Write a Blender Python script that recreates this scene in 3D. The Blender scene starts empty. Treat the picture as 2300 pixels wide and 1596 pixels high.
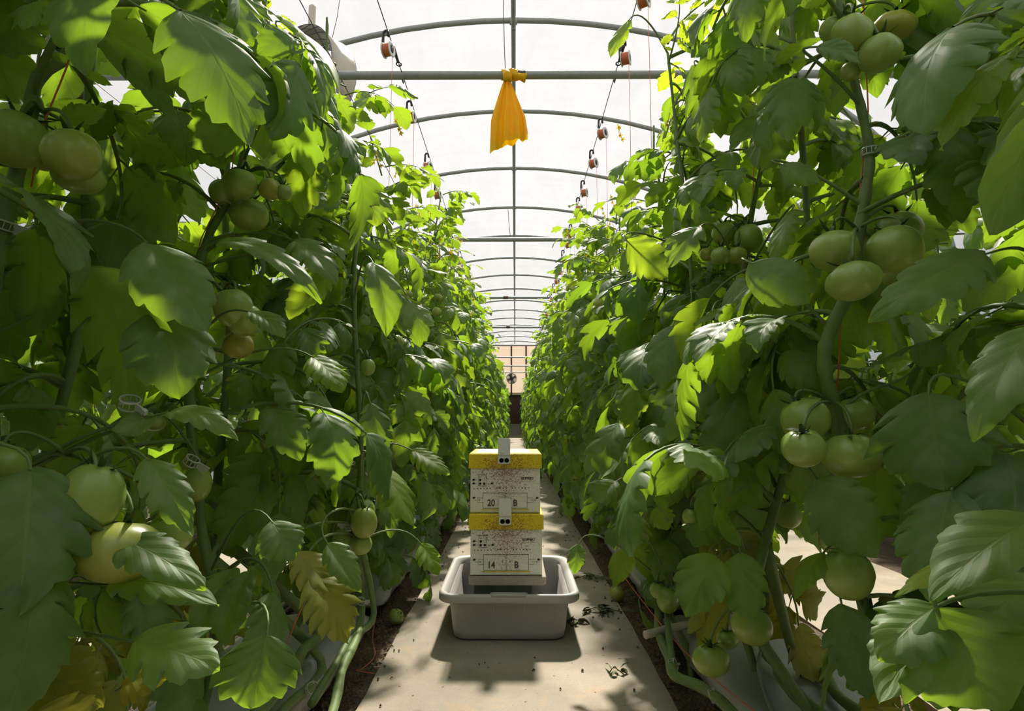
import bpy, math, random
import numpy as np
from mathutils import Vector, Matrix, Euler

random.seed(7)
RNG = np.random.default_rng(11)
S = bpy.context.scene
COL = S.collection
PI = math.pi

# ------------------------------------------------------------------ camera
F = 1300.0; CX, CY = 1150.0, 798.0
VPX, VPY = 1157.0, 940.0
CAM = Vector((0.0, 0.0, 0.70))
PITCH = math.atan((VPY - CY) / F); YAW = math.atan((VPX - CX) / F)
camd = bpy.data.cameras.new('camera'); cam = bpy.data.objects.new('camera', camd); COL.objects.link(cam)
cam.location = CAM; cam.rotation_euler = (PI / 2 + PITCH, 0, YAW)
camd.sensor_width = 36; camd.lens = 36 * F / 2300; camd.clip_start = 0.02; camd.clip_end = 200
S.camera = cam
RM = Euler((PI / 2 + PITCH, 0, YAW)).to_matrix()

def P(px, py, d):
    """the place that the photograph shows at px, py when it stands at depth y = d"""
    v = RM @ Vector(((px - CX) / F, (CY - py) / F, -1.0))
    return CAM + v * (d / v.y)

# ------------------------------------------------------------------ object helpers
def link(name, me, parent=None, mat=None):
    o = bpy.data.objects.new(name, me); COL.objects.link(o)
    if parent is not None: o.parent = parent
    if mat is not None and not me.materials: me.materials.append(mat)
    return o

def tag(o, label, cat=None, group=None, kind=None):
    if label: o['label'] = label
    if cat: o['category'] = cat
    if group: o['group'] = group
    if kind: o['kind'] = kind
    return o

def thing(name, label, cat, loc=(0, 0, 0), group=None, rz=0):
    o = bpy.data.objects.new(name, None); COL.objects.link(o)
    o.empty_display_size = .05
    o.location = loc; o.rotation_euler = (0, 0, rz)
    return tag(o, label, cat, group)

KIDS = {}
def kids(o):
    return KIDS.get(o.name, [])

def dup(o, loc=None, rz=None, label=None, group=None, parent=None, scale=None):
    c = o.copy(); COL.objects.link(c)
    if parent is not None: c.parent = parent
    if loc is not None: c.location = loc
    if rz is not None: c.rotation_euler = (0, 0, rz)
    if scale is not None: c.scale = scale
    if label: c['label'] = label
    if group: c['group'] = group
    for k in kids(o): dup(k, parent=c)
    return c

class MB:
    """collects shapes for ONE mesh"""
    def __init__(self):
        self.v = []; self.f = []; self.m = []; self.uv = {}; self.tint = {}; self.n = 0
    def add(self, vs, fs, mi=0):
        b = self.n
        self.v.extend([tuple(x) for x in vs]); self.n += len(vs)
        self.f.extend([tuple(i + b for i in f) for f in fs]); self.m.extend([mi] * len(fs))
        return b
    def box(self, c, s, mi=0, rot=None):
        x, y, z = s[0] / 2, s[1] / 2, s[2] / 2
        vs = [Vector(p) for p in ((-x, -y, -z), (x, -y, -z), (x, y, -z), (-x, y, -z), (-x, -y, z), (x, -y, z), (x, y, z), (-x, y, z))]
        if rot is not None: vs = [rot @ p for p in vs]
        c = Vector(c)
        self.add([p + c for p in vs], [(0, 3, 2, 1), (4, 5, 6, 7), (0, 1, 5, 4), (1, 2, 6, 5), (2, 3, 7, 6), (3, 0, 4, 7)], mi)
    def tube(self, pts, r, n=8, mi=0, caps=True, closed=False):
        pts = [Vector(p) for p in pts]; k = len(pts)
        rs = r if isinstance(r, (list, tuple)) else [r] * k
        vs = []; prev = None
        for i, p in enumerate(pts):
            if closed: t = pts[(i + 1) % k] - pts[i - 1]
            else: t = pts[min(i + 1, k - 1)] - pts[max(i - 1, 0)]
            t = t.normalized() if t.length > 1e-9 else Vector((0, 0, 1))
            if prev is None:
                a = Vector((0, 0, 1)) if abs(t.z) < .9 else Vector((1, 0, 0))
                u = t.cross(a).normalized()
            else:
                u = (prev - t * prev.dot(t)); u = u.normalized() if u.length > 1e-6 else t.orthogonal().normalized()
            prev = u; w = t.cross(u)
            for j in range(n):
                a = 2 * PI * j / n
                vs.append(p + (u * math.cos(a) + w * math.sin(a)) * rs[i])
        fs = []
        for i in range(k if closed else k - 1):
            i2 = (i + 1) % k
            for j in range(n):
                j2 = (j + 1) % n
                fs.append((i * n + j, i * n + j2, i2 * n + j2, i2 * n + j))
        if caps and not closed:
            fs.append(tuple(range(n - 1, -1, -1))); fs.append(tuple((k - 1) * n + j for j in range(n)))
        self.add(vs, fs, mi)
    def lathe(self, prof, n=24, mi=0, M=None, cap=False):
        vs = []
        for (r, z) in prof:
            for j in range(n):
                a = 2 * PI * j / n; v = Vector((r * math.cos(a), r * math.sin(a), z))
                vs.append(M @ v if M is not None else v)
        fs = []
        for i in range(len(prof) - 1):
            for j in range(n):
                j2 = (j + 1) % n
                fs.append((i * n + j, i * n + j2, (i + 1) * n + j2, (i + 1) * n + j))
        if cap:
            fs.append(tuple(range(n - 1, -1, -1))); fs.append(tuple((len(prof) - 1) * n + j for j in range(n)))
        self.add(vs, fs, mi)
    def grid(self, pts, nr, nc, uvs=None, tint=0.0, mi=0):
        b = self.n
        self.v.extend(map(tuple, pts)); self.n += len(pts)
        if uvs is not None:
            for i, q in enumerate(uvs): self.uv[b + i] = (q[0], q[1])
        for i in range(len(pts)): self.tint[b + i] = tint
        for i in range(nr - 1):
            for j in range(nc - 1):
                a = b + i * nc + j
                self.f.append((a, a + 1, a + nc + 1, a + nc)); self.m.append(mi)
    def mesh(self, name, mats, smooth=True):
        me = bpy.data.meshes.new(name)
        me.from_pydata(self.v, [], self.f)
        for m in (mats if isinstance(mats, (list, tuple)) else [mats]): me.materials.append(m)
        if len(me.materials) > 1: me.polygons.foreach_set('material_index', self.m)
        if smooth: me.polygons.foreach_set('use_smooth', [True] * len(me.polygons))
        if self.uv:
            ul = me.uv_layers.new(name='UVMap')
            li = np.empty(len(me.loops), dtype=np.int32); me.loops.foreach_get('vertex_index', li)
            arr = np.zeros((self.n, 2), dtype=np.float32)
            for k, q in self.uv.items(): arr[k] = q
            ul.data.foreach_set('uv', arr[li].ravel())
            at = me.attributes.new('tint', 'FLOAT', 'POINT')
            ta = np.zeros(self.n, dtype=np.float32)
            for k, q in self.tint.items(): ta[k] = q
            at.data.foreach_set('value', ta)
        me.update()
        return me
    def build(self, name, mats, parent=None, smooth=True, loc=None):
        o = link(name, self.mesh(name, mats, smooth), parent)
        if loc is not None: o.location = loc
        return o

def bevel(o, w, seg=2):
    md = o.modifiers.new('bevel', 'BEVEL'); md.width = w; md.segments = seg; md.limit_method = 'ANGLE'; md.angle_limit = .6
    return o

# ------------------------------------------------------------------ materials
def newmat(name):
    m = bpy.data.materials.new(name); m.use_nodes = True
    nt = m.node_tree
    for n in list(nt.nodes): nt.nodes.remove(n)
    out = nt.nodes.new('ShaderNodeOutputMaterial')
    return m, nt, out
def N(nt, t, **kw):
    n = nt.nodes.new(t)
    for k, v in kw.items():
        if k.startswith('i_'):
            key = k[2:]
            key = int(key) if key.isdigit() else key.replace('_', ' ')
            n.inputs[key].default_value = v
        else: setattr(n, k, v)
    return n
def L(nt, a, b): nt.links.new(a, b)
def math_(nt, op, a, b=None, c=None, clamp=False):
    n = nt.nodes.new('ShaderNodeMath'); n.operation = op; n.use_clamp = clamp
    for i, x in enumerate((a, b, c)):
        if x is None: continue
        if isinstance(x, (int, float)): n.inputs[i].default_value = x
        else: nt.links.new(x, n.inputs[i])
    return n.outputs[0]
def mixc(nt, fac, a, b, blend='MIX'):
    n = nt.nodes.new('ShaderNodeMix'); n.data_type = 'RGBA'; n.blend_type = blend
    for sock, x in ((n.inputs[0], fac), (n.inputs[6], a), (n.inputs[7], b)):
        if isinstance(x, (int, float)): sock.default_value = x
        elif isinstance(x, tuple): sock.default_value = (*x, 1) if len(x) == 3 else x
        else: nt.links.new(x, sock)
    return n.outputs[2]
def ramp(nt, fac, p0, p1, c0=(0, 0, 0), c1=(1, 1, 1)):
    n = nt.nodes.new('ShaderNodeValToRGB')
    e = n.color_ramp.elements
    e[0].position = p0; e[0].color = (*c0, 1); e[1].position = p1; e[1].color = (*c1, 1)
    if fac is not None: nt.links.new(fac, n.inputs[0])
    return n.outputs[0]
def noise(nt, scale, detail=3, rough=.5, coord=None, dist=0):
    n = nt.nodes.new('ShaderNodeTexNoise'); n.inputs['Scale'].default_value = scale
    n.inputs['Detail'].default_value = detail; n.inputs['Roughness'].default_value = rough
    n.inputs['Distortion'].default_value = dist
    if coord is not None: nt.links.new(coord, n.inputs['Vector'])
    return n.outputs[0]
def objcoord(nt):
    return nt.nodes.new('ShaderNodeTexCoord').outputs['Object']
def bump(nt, h, strength=.3, dist=.01):
    n = nt.nodes.new('ShaderNodeBump'); n.inputs['Strength'].default_value = strength; n.inputs['Distance'].default_value = dist
    nt.links.new(h, n.inputs['Height']); return n.outputs[0]

def simple(name, col, rough=.5, spec=.5, var=.12, scale=20, metal=0, bmp=0, trans=0):
    m, nt, out = newmat(name)
    b = N(nt, 'ShaderNodeBsdfPrincipled'); b.inputs['Roughness'].default_value = rough
    b.inputs['Specular IOR Level'].default_value = spec; b.inputs['Metallic'].default_value = metal
    oc = objcoord(nt); nz = noise(nt, scale, 4, .6, oc)
    c = mixc(nt, nz, tuple(x * (1 - var) for x in col), tuple(min(1, x * (1 + var)) for x in col))
    L(nt, c, b.inputs['Base Color'])
    if bmp: L(nt, bump(nt, nz, bmp, .005), b.inputs['Normal'])
    if trans:
        t = N(nt, 'ShaderNodeBsdfTranslucent'); L(nt, c, t.inputs[0])
        mx = N(nt, 'ShaderNodeMixShader'); mx.inputs[0].default_value = trans
        L(nt, b.outputs[0], mx.inputs[1]); L(nt, t.outputs[0], mx.inputs[2]); L(nt, mx.outputs[0], out.inputs[0])
    else: L(nt, b.outputs[0], out.inputs[0])
    return m

def leaf_material(name, front, back, trans, tfac=.42, dust=(.20, .26, .15)):
    m, nt, out = newmat(name)
    uv = nt.nodes.new('ShaderNodeUVMap').outputs[0]
    sep = N(nt, 'ShaderNodeSeparateXYZ'); L(nt, uv, sep.inputs[0])
    au = math_(nt, 'ABSOLUTE', math_(nt, 'MULTIPLY_ADD', sep.outputs[0], 2.0, -1.0))
    t = sep.outputs[1]
    vc = math_(nt, 'SUBTRACT', math_(nt, 'MULTIPLY', t, 6.0), math_(nt, 'MULTIPLY', math_(nt, 'POWER', au, .8), 1.7))
    fr = math_(nt, 'FRACT', vc)
    tri = math_(nt, 'ABSOLUTE', math_(nt, 'SUBTRACT', fr, .5))          # .5 on a vein, 0 between
    side = math_(nt, 'MULTIPLY', math_(nt, 'SUBTRACT', tri, .42), 12.0, clamp=True)
    mid = math_(nt, 'MULTIPLY', math_(nt, 'SUBTRACT', .055, au), 30.0, clamp=True)
    vein = math_(nt, 'MAXIMUM', math_(nt, 'MULTIPLY', side, .55), mid)
    oc = objcoord(nt)
    at = N(nt, 'ShaderNodeAttribute'); at.attribute_name = 'tint'; tint = at.outputs['Fac']
    oi = N(nt, 'ShaderNodeObjectInfo')
    nz = noise(nt, 30, 1, .6, oc)
    geo = N(nt, 'ShaderNodeNewGeometry')
    c = mixc(nt, geo.outputs['Backfacing'], front, back)
    c = mixc(nt, math_(nt, 'MULTIPLY', tint, .8, clamp=True), c, (front[0] * 1.8, front[1] * 1.45, front[2] * .8))
    c = mixc(nt, math_(nt, 'MULTIPLY', tint, -1.0, clamp=True), c, (front[0] * .5, front[1] * .62, front[2] * 1.1))
    c = mixc(nt, math_(nt, 'MULTIPLY', math_(nt, 'SUBTRACT', nz, .45), 1.5, clamp=True), c, dust)
    c = mixc(nt, math_(nt, 'MULTIPLY', vein, .55), c, (.20, .27, .09))
    tc = mixc(nt, math_(nt, 'MULTIPLY_ADD', tint, .5, .5, clamp=True), (trans[0] * .55, trans[1] * .75, trans[2]), (trans[0] * 1.25, trans[1] * 1.05, trans[2]))
    tc = mixc(nt, math_(nt, 'MULTIPLY', vein, .45), tc, (trans[0] * .55, trans[1] * .6, trans[2] * .6))
    hs = N(nt, 'ShaderNodeHueSaturation'); hs.inputs['Saturation'].default_value = 1.0
    L(nt, math_(nt, 'MULTIPLY_ADD', oi.outputs['Random'], .35, .85), hs.inputs['Value']); L(nt, c, hs.inputs['Color'])
    b = N(nt, 'ShaderNodeBsdfPrincipled'); b.inputs['Roughness'].default_value = .52; b.inputs['Specular IOR Level'].default_value = .4
    L(nt, hs.outputs[0], b.inputs['Base Color'])
    h = math_(nt, 'MULTIPLY', math_(nt, 'MAXIMUM', math_(nt, 'MULTIPLY', tri, 1.6), mid), -1.0)
    bn = bump(nt, h, .28, .003)
    L(nt, bn, b.inputs['Normal'])
    tr = N(nt, 'ShaderNodeBsdfTranslucent'); L(nt, tc, tr.inputs[0]); L(nt, bn, tr.inputs[1])
    mx = N(nt, 'ShaderNodeMixShader'); mx.inputs[0].default_value = tfac
    L(nt, b.outputs[0], mx.inputs[1]); L(nt, tr.outputs[0], mx.inputs[2]); L(nt, mx.outputs[0], out.inputs[0])
    return m

M_LEAF = leaf_material('tomato_leaf', (.080, .158, .058), (.14, .20, .09), (.40, .66, .024), .43, (.25, .31, .21))
M_LEAF_YOUNG_LIT = leaf_material('young_and_lit_tomato_leaf', (.085, .175, .022), (.12, .18, .045), (.54, .76, .03), .55)  # young leaves, and large sunlit leaves whose bright glow is put into the colour
M_LEAF_OLD = leaf_material('yellowing_tomato_leaf', (.16, .20, .035), (.18, .20, .06), (.62, .62, .04), .45, (.26, .26, .12))
M_STEM = simple('green_stem', (.13, .19, .06), .55, .35, .35, 30, bmp=.2)
M_STEM_PALE = simple('pale_green_stem', (.20, .27, .10), .55, .35, .3, 30)
M_CALYX = simple('green_calyx', (.045, .085, .022), .6, .3)
M_BLOSSOM = simple('yellow_blossom', (.85, .62, .03), .6, .3, trans=.3)

def tomato_material():
    m, nt, out = newmat('unripe_tomato_skin')
    oc = objcoord(nt); sep = N(nt, 'ShaderNodeSeparateXYZ'); L(nt, oc, sep.inputs[0])
    oi = N(nt, 'ShaderNodeObjectInfo')
    nz = noise(nt, 25, 4, .6, oc)
    h = math_(nt, 'MULTIPLY_ADD', sep.outputs[2], 16.0, .45, clamp=True)
    c = mixc(nt, h, (.35, .425, .10), (.20, .305, .058))
    c = mixc(nt, math_(nt, 'MULTIPLY', nz, .35), c, (.27, .35, .09))
    c = mixc(nt, math_(nt, 'POWER', oi.outputs['Random'], 8.0), c, (.38, .36, .06))
    b = N(nt, 'ShaderNodeBsdfPrincipled'); L(nt, c, b.inputs['Base Color'])
    b.inputs['Roughness'].default_value = .3; b.inputs['Specular IOR Level'].default_value = .5
    b.inputs['Subsurface Weight'].default_value = .25; b.inputs['Subsurface Radius'].default_value = (.01, .012, .003); b.inputs['Subsurface Scale'].default_value = .5
    L(nt, b.outputs[0], out.inputs[0]); return m
M_TOMATO = tomato_material()

def film_material():
    m, nt, out = newmat('white_greenhouse_film')
    oc = objcoord(nt)
    mp = N(nt, 'ShaderNodeMapping'); mp.inputs['Scale'].default_value = (1.2, .35, 1.2); L(nt, oc, mp.inputs[0])
    nz = noise(nt, 2.2, 5, .65, mp.outputs[0], .6)
    mp2 = N(nt, 'ShaderNodeMapping'); mp2.inputs['Scale'].default_value = (.6, 4, .6); L(nt, oc, mp2.inputs[0])
    nz2 = noise(nt, 1.5, 3, .6, mp2.outputs[0], .4)
    k = math_(nt, 'MULTIPLY_ADD', nz, .22, math_(nt, 'MULTIPLY', nz2, .10))
    c = ramp(nt, k, .07, .24, (.71, .72, .735), (.85, .85, .855))
    tp = N(nt, 'ShaderNodeBsdfTransparent'); L(nt, c, tp.inputs[0])
    tl = N(nt, 'ShaderNodeBsdfTranslucent'); L(nt, c, tl.inputs[0])
    mx = N(nt, 'ShaderNodeMixShader'); mx.inputs[0].default_value = .20
    L(nt, tp.outputs[0], mx.inputs[1]); L(nt, tl.outputs[0], mx.inputs[2]); L(nt, mx.outputs[0], out.inputs[0])
    return m
M_FILM = film_material()

def concrete_material():
    m, nt, out = newmat('worn_concrete')
    oc = objcoord(nt)
    a = noise(nt, 3.5, 6, .65, oc); f = noise(nt, 160, 3, .7, oc); sp = noise(nt, 60, 2, .5, oc); bl = noise(nt, 9, 5, .7, oc, 1)
    d2 = noise(nt, 420, 2, .6, oc); g2 = noise(nt, 1.3, 5, .7, oc)
    c = mixc(nt, ramp(nt, a, .38, .62), (.27, .24, .185), (.43, .38, .30))
    c = mixc(nt, ramp(nt, g2, .42, .62), c, (.33, .305, .255))
    c = mixc(nt, math_(nt, 'MULTIPLY', ramp(nt, d2, .5, .62), .45), c, (.20, .165, .12))
    c = mixc(nt, math_(nt, 'MULTIPLY', ramp(nt, f, .35, .7), .35), c, (.25, .22, .17))
    c = mixc(nt, ramp(nt, sp, .70, .74), c, (.10, .075, .05))
    c = mixc(nt, math_(nt, 'MULTIPLY', ramp(nt, bl, .55, .7), .55), c, (.44, .30, .17))
    b = N(nt, 'ShaderNodeBsdfPrincipled'); L(nt, c, b.inputs['Base Color']); b.inputs['Roughness'].default_value = .85
    b.inputs['Specular IOR Level'].default_value = .25
    L(nt, bump(nt, math_(nt, 'ADD', f, a), .25, .004), b.inputs['Normal']); L(nt, b.outputs[0], out.inputs[0]); return m
M_CONC = concrete_material()

def soil_material():
    m, nt, out = newmat('dark_crumbly_soil')
    oc = objcoord(nt); vo = N(nt, 'ShaderNodeTexVoronoi'); vo.inputs['Scale'].default_value = 110; L(nt, oc, vo.inputs[0])
    a = noise(nt, 6, 5, .7, oc); g = noise(nt, 14, 4, .7, oc)
    c = mixc(nt, vo.outputs['Distance'], (.15, .10, .06), (.035, .024, .016))
    c = mixc(nt, ramp(nt, a, .5, .7), c, (.20, .145, .09))
    c = mixc(nt, math_(nt, 'MULTIPLY', ramp(nt, g, .58, .68), .5), c, (.04, .07, .02))
    b = N(nt, 'ShaderNodeBsdfPrincipled'); L(nt, c, b.inputs['Base Color']); b.inputs['Roughness'].default_value = .95
    L(nt, bump(nt, vo.outputs['Distance'], .8, .01), b.inputs['Normal']); L(nt, b.outputs[0], out.inputs[0]); return m
M_SOIL = soil_material()

M_PIPE = simple('galvanised_pipe', (.30, .32, .30), .5, .5, .25, 40, .35)
M_TUB = simple('grey_tub_plastic', (.42, .41, .38), .5, .45, .12, 9, bmp=.05)
M_WIRE = simple('dark_wire', (.06, .06, .06), .5, .5, .2, 30, .5)
M_BLACKPL = simple('black_plastic', (.03, .028, .028), .45, .5)
M_WHITEPL = simple('white_plastic', (.75, .75, .72), .4, .5, .05)
M_TWINE = simple('orange_twine', (.62, .17, .085), .7, .3, .3, 300, bmp=.3)
M_CLIP = simple('clear_white_clip', (.62, .64, .58), .3, .5, .1, trans=.35)
M_YELLOWBAG = simple('yellow_bag_film', (.92, .54, .004), .45, .25, .08, 12, trans=.35)
M_TAPE = simple('black_tape', (.035, .035, .035), .5)
M_BAGFILM = simple('grey_white_film', (.36, .37, .37), .35, .5, .15, 7, bmp=.3)
M_PVC = simple('pale_pvc_pipe', (.42, .38, .30), .5, .4, .2, 12)
M_HOSE = simple('grey_hose', (.30, .32, .28), .5, .4)
M_FOAM = simple('dirty_white_foam', (.36, .325, .27), .8, .2, .25, 40, bmp=.3)
M_DARKBLOCK = simple('dark_green_block', (.035, .05, .035), .7, .3, .5, 50, bmp=.4)
M_TAN = simple('tan_translucent_panel', (.58, .47, .37), .6, .3, .08, 3, trans=.42)
M_BROWN = simple('dark_brown_boards', (.060, .032, .022), .7, .3, .4, 6)
M_BROWNPOST = simple('brown_post', (.12, .065, .045), .7, .3)
M_FANMETAL = simple('worn_fan_metal', (.50, .46, .38), .45, .5, .3, 12, .4)
M_LITTER = simple('dry_litter', (.085, .065, .04), .9, .2, .6, 60)
M_DRYLEAF = simple('dry_leaf', (.13, .15, .07), .8, .2, .5, 40)
M_INK = simple('black_ink', (.02, .018, .02), .6, .3)
M_INKGREY = simple('grey_stamp_ink', (.17, .15, .14), .8, .2, .5, 400)
M_YINK = simple('yellow_stripe_ink', (.80, .58, .015), .6, .3)
M_HOLE = simple('black_hole', (.006, .006, .006), .9, .1)
M_LIGHTBOARD = simple('pale_wood', (.42, .32, .2), .7, .3)

def carton(name, col, top):
    """printed card with brown bee specks thickest below the entrance (object origin at the middle of the front face's foot)"""
    m, nt, out = newmat(name)
    oc = objcoord(nt); sep = N(nt, 'ShaderNodeSeparateXYZ'); L(nt, oc, sep.inputs[0])
    x, y, z = sep.outputs
    ax = math_(nt, 'ABSOLUTE', x)
    dz = math_(nt, 'ABSOLUTE', math_(nt, 'SUBTRACT', z, top))
    den = math_(nt, 'SUBTRACT', 1.0, math_(nt, 'ADD', math_(nt, 'MULTIPLY', ax, 6.0), math_(nt, 'MULTIPLY', dz, 4.2)), clamp=True)
    n1 = noise(nt, 430, 2, .6, oc); n2 = noise(nt, 190, 2, .6, oc); n0 = noise(nt, 25, 3, .6, oc)
    thr = math_(nt, 'SUBTRACT', .655, math_(nt, 'MULTIPLY', den, math_(nt, 'MULTIPLY_ADD', n0, .30, .08)))
    sp1 = math_(nt, 'MULTIPLY', math_(nt, 'SUBTRACT', n1, thr), 14.0, clamp=True)
    sp2 = math_(nt, 'MULTIPLY', math_(nt, 'SUBTRACT', n2, math_(nt, 'ADD', thr, .035)), 14.0, clamp=True)
    sp = math_(nt, 'MAXIMUM', sp1, sp2)
    sp = math_(nt, 'MULTIPLY', sp, math_(nt, 'LESS_THAN', y, .02))
    c = mixc(nt, n0, tuple(k * .9 for k in col), tuple(min(1, k * 1.05) for k in col))
    c = mixc(nt, math_(nt, 'MULTIPLY', sp, .8), c, (.22, .078, .014))
    b = N(nt, 'ShaderNodeBsdfPrincipled'); L(nt, c, b.inputs['Base Color']); b.inputs['Roughness'].default_value = .55
    L(nt, b.outputs[0], out.inputs[0]); return m

# ------------------------------------------------------------------ light
SUN_EL, SUN_AZ = math.radians(51), math.radians(4)
sd = bpy.data.lights.new('sun', 'SUN'); sd.energy = 8.6; sd.angle = math.radians(3.0); sd.color = (1.0, .915, .79)
so = bpy.data.objects.new('sun', sd); COL.objects.link(so)
sdir = Vector((math.sin(SUN_AZ) * math.cos(SUN_EL), math.cos(SUN_AZ) * math.cos(SUN_EL), math.sin(SUN_EL)))
so.rotation_euler = sdir.to_track_quat('Z', 'Y').to_euler()
W = bpy.data.worlds.new('world'); S.world = W; W.use_nodes = True
wn = W.node_tree
for n in list(wn.nodes): wn.nodes.remove(n)
bg = wn.nodes.new('ShaderNodeBackground'); wo = wn.nodes.new('ShaderNodeOutputWorld')
tc = wn.nodes.new('ShaderNodeTexCoord'); sx = wn.nodes.new('ShaderNodeSeparateXYZ'); wn.links.new(tc.outputs['Generated'], sx.inputs[0])
wr = wn.nodes.new('ShaderNodeValToRGB'); wn.links.new(sx.outputs[2], wr.inputs[0])
wr.color_ramp.elements[0].position = -.05; wr.color_ramp.elements[0].color = (.50, .52, .50, 1)
wr.color_ramp.elements[1].position = .35; wr.color_ramp.elements[1].color = (.93, .96, 1.0, 1)
wn.links.new(wr.outputs[0], bg.inputs[0]); bg.inputs[1].default_value = .46
wn.links.new(bg.outputs[0], wo.inputs[0])
S.view_settings.view_transform = 'Standard'; S.view_settings.look = 'None'; S.view_settings.gamma = 1; S.view_settings.exposure = 0.58
S.view_settings.use_curve_mapping = False
cy = S.cycles
cy.max_bounces = 4; cy.diffuse_bounces = 2; cy.glossy_bounces = 1; cy.transmission_bounces = 3; cy.transparent_max_bounces = 5
cy.use_adaptive_sampling = True; cy.adaptive_threshold = .07; cy.adaptive_min_samples = 10
cy.caustics_reflective = False; cy.caustics_refractive = False
cy.use_denoising = True

# ------------------------------------------------------------------ the house
END = 24.6; START = -4.5; HW = 3.35; SPR = 1.70; RISE = 2.15; RIDGE = SPR + RISE
def arch_pt(a, dr=0.0): return ((HW + dr) * math.cos(a), SPR + (RISE + dr) * math.sin(a))

def struct(o): o['kind'] = 'structure'; return o
def film_sheet():
    mb = MB(); na, ny = 40, 30
    pts = []
    for i in range(ny + 1):
        y = START + (END - START) * i / ny
        for j in range(na + 1):
            x, z = arch_pt(PI * j / na, .03); pts.append((x, y, z))
    mb.grid(pts, ny + 1, na + 1); mb.uv = {}
    return mb
struct(film_sheet().build('ceiling', M_FILM))
for nm, sx_ in (('wall_left', -1), ('wall_right', 1)):
    mb = MB(); x = sx_ * (HW + .03)
    mb.add([(x, START, 0), (x, END, 0), (x, END, SPR), (x, START, SPR)], [(0, 1, 2, 3)]); struct(mb.build(nm, M_FILM))
def gable(y, zlow, name, mat):
    mb = MB(); vs = [(HW, y, zlow), (-HW, y, zlow)]
    for j in range(41):
        x, z = arch_pt(PI - PI * j / 40, .02); vs.append((x, y, z))
    mb.add(vs, [tuple(range(len(vs)))]); return struct(mb.build(name, mat, smooth=False))
gable(START, 0, 'wall_front', M_FILM)
gable(END, 1.72, 'wall_back', M_TAN)
mb = MB(); mb.box((0, END + .05, .24), (2 * HW, .16, .48)); struct(mb.build('wall_back_base', M_CONC, smooth=False))
mb = MB()
for k in range(33): mb.box((-HW + .1 + k * .203, END + .05, 1.10), (.2035, .06, 1.25))
struct(mb.build('wall_back_boards', M_BROWN, smooth=False))
mb = MB(); mb.box((0, END - .02, 1.75), (2 * HW, .08, .10)); struct(mb.build('trim_1', M_LIGHTBOARD, smooth=False))
for i, x in enumerate((-2.4, -1.3, -.16, .47, 1.6, 2.6)):
    mb = MB(); zt = SPR + RISE * math.sqrt(1 - (x / HW) ** 2)
    mb.box((x, END - .05, (1.7 + zt) / 2), (.07, .06, zt - 1.7)); struct(mb.build('trim_%d' % (i + 2), M_BROWNPOST, smooth=False))
# ground
def ground_sheet(x0, x1, y0, y1, z, nx, ny, amp, seed):
    rg = np.random.default_rng(seed); mb = MB(); pts = []
    for i in range(ny + 1):
        for j in range(nx + 1):
            pts.append((x0 + (x1 - x0) * j / nx, y0 + (y1 - y0) * i / ny, z + rg.uniform(-amp, amp)))
    mb.grid(pts, ny + 1, nx + 1); mb.uv = {}; return mb
struct(ground_sheet(-HW, HW, START, END, -.012, 120, 260, .010, 3).build('ground', M_SOIL))
def slab(name, x0, x1):
    rg = random.Random(5); mb = MB(); n = 240
    l, r = [], []
    for i in range(n + 1):
        y = START + (END - START) * i / n
        l.append((x0 + rg.uniform(-.003, .003), y)); r.append((x1 + rg.uniform(-.003, .003), y))
    vs = []
    for (a, b) in zip(l, r): vs += [(a[0], a[1], -.04), (a[0], a[1], 0), (b[0], b[1], 0), (b[0], b[1], -.04)]
    fs = []
    for i in range(n):
        o = i * 4
        for k in range(3): fs.append((o + k, o + 4 + k, o + 5 + k, o + 1 + k))
    mb.add(vs, fs); return struct(mb.build(name, M_CONC, smooth=False))
PATH_L, PATH_R = -.385, .395
slab('floor', PATH_L, PATH_R)
slab('floor_side_path_left', -1.75, -1.02); slab('floor_side_path_right', 1.02, 1.75)

ORD = ['first', 'second', 'third', 'fourth', 'fifth', 'sixth', 'seventh', 'eighth', 'ninth', 'tenth', 'eleventh', 'twelfth', 'thirteenth',
       'fourteenth', 'fifteenth', 'sixteenth', 'seventeenth', 'eighteenth', 'nineteenth', 'twentieth']
# hoops
mb = MB(); mb.tube([(arch_pt(PI * j / 36)[0], 0, arch_pt(PI * j / 36)[1]) for j in range(37)] , .022, 10)
hoop_me = mb.mesh('roof_hoop_pipe', M_PIPE)
mb = MB(); mb.lathe([(.027, -.03), (.030, -.02), (.030, .02), (.027, .03)], 12, cap=True, M=Matrix.Translation((-.012, 0, RIDGE - .006)) @ Matrix.Rotation(PI / 2, 4, 'Y'))
mb.box((-.012, 0, RIDGE - .05), (.03, .02, .06)); clamp_me = mb.mesh('clamp', M_PIPE)
mb = MB()
for s in (-1, 1): mb.tube([(s * HW, 0, 0), (s * HW, 0, SPR + .05)], .022, 10)
HOOPS = [4.29 + 1.364 * k for k in range(-4, 15)]
vis = 0
for k, y in enumerate(HOOPS):
    if y < 0: lab = 'curved roof hoop behind the camera'
    t = thing('roof_hoop', None, None, (0, y, 0), 'curved roof hoops')
    if y > 4.2:
        lab = 'galvanised curved roof hoop, %s of the arches counting from the camera' % ORD[vis]; vis += 1
    else: lab = 'galvanised curved roof hoop overhead nearer than the first arch in view'
    tag(t, lab, 'roof hoop')
    link('arch', hoop_me, t); link('clamp', clamp_me, t)
    for s in (-1, 1):
        m2 = MB(); m2.tube([(s * HW, 0, -.03), (s * HW, 0, SPR + .05)], .022, 8); m2.build('post', M_PIPE, t)
mb = MB(); mb.tube([(-.012, START + .02, RIDGE - .05), (-.012, END - .02, RIDGE - .05)], .019, 10)
tag(mb.build('ridge_pipe', M_PIPE), 'straight grey ridge pipe running the length of the roof above the path', 'pipe')
BARS = [2.78 + 2.728 * k for k in range(8)]
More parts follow.
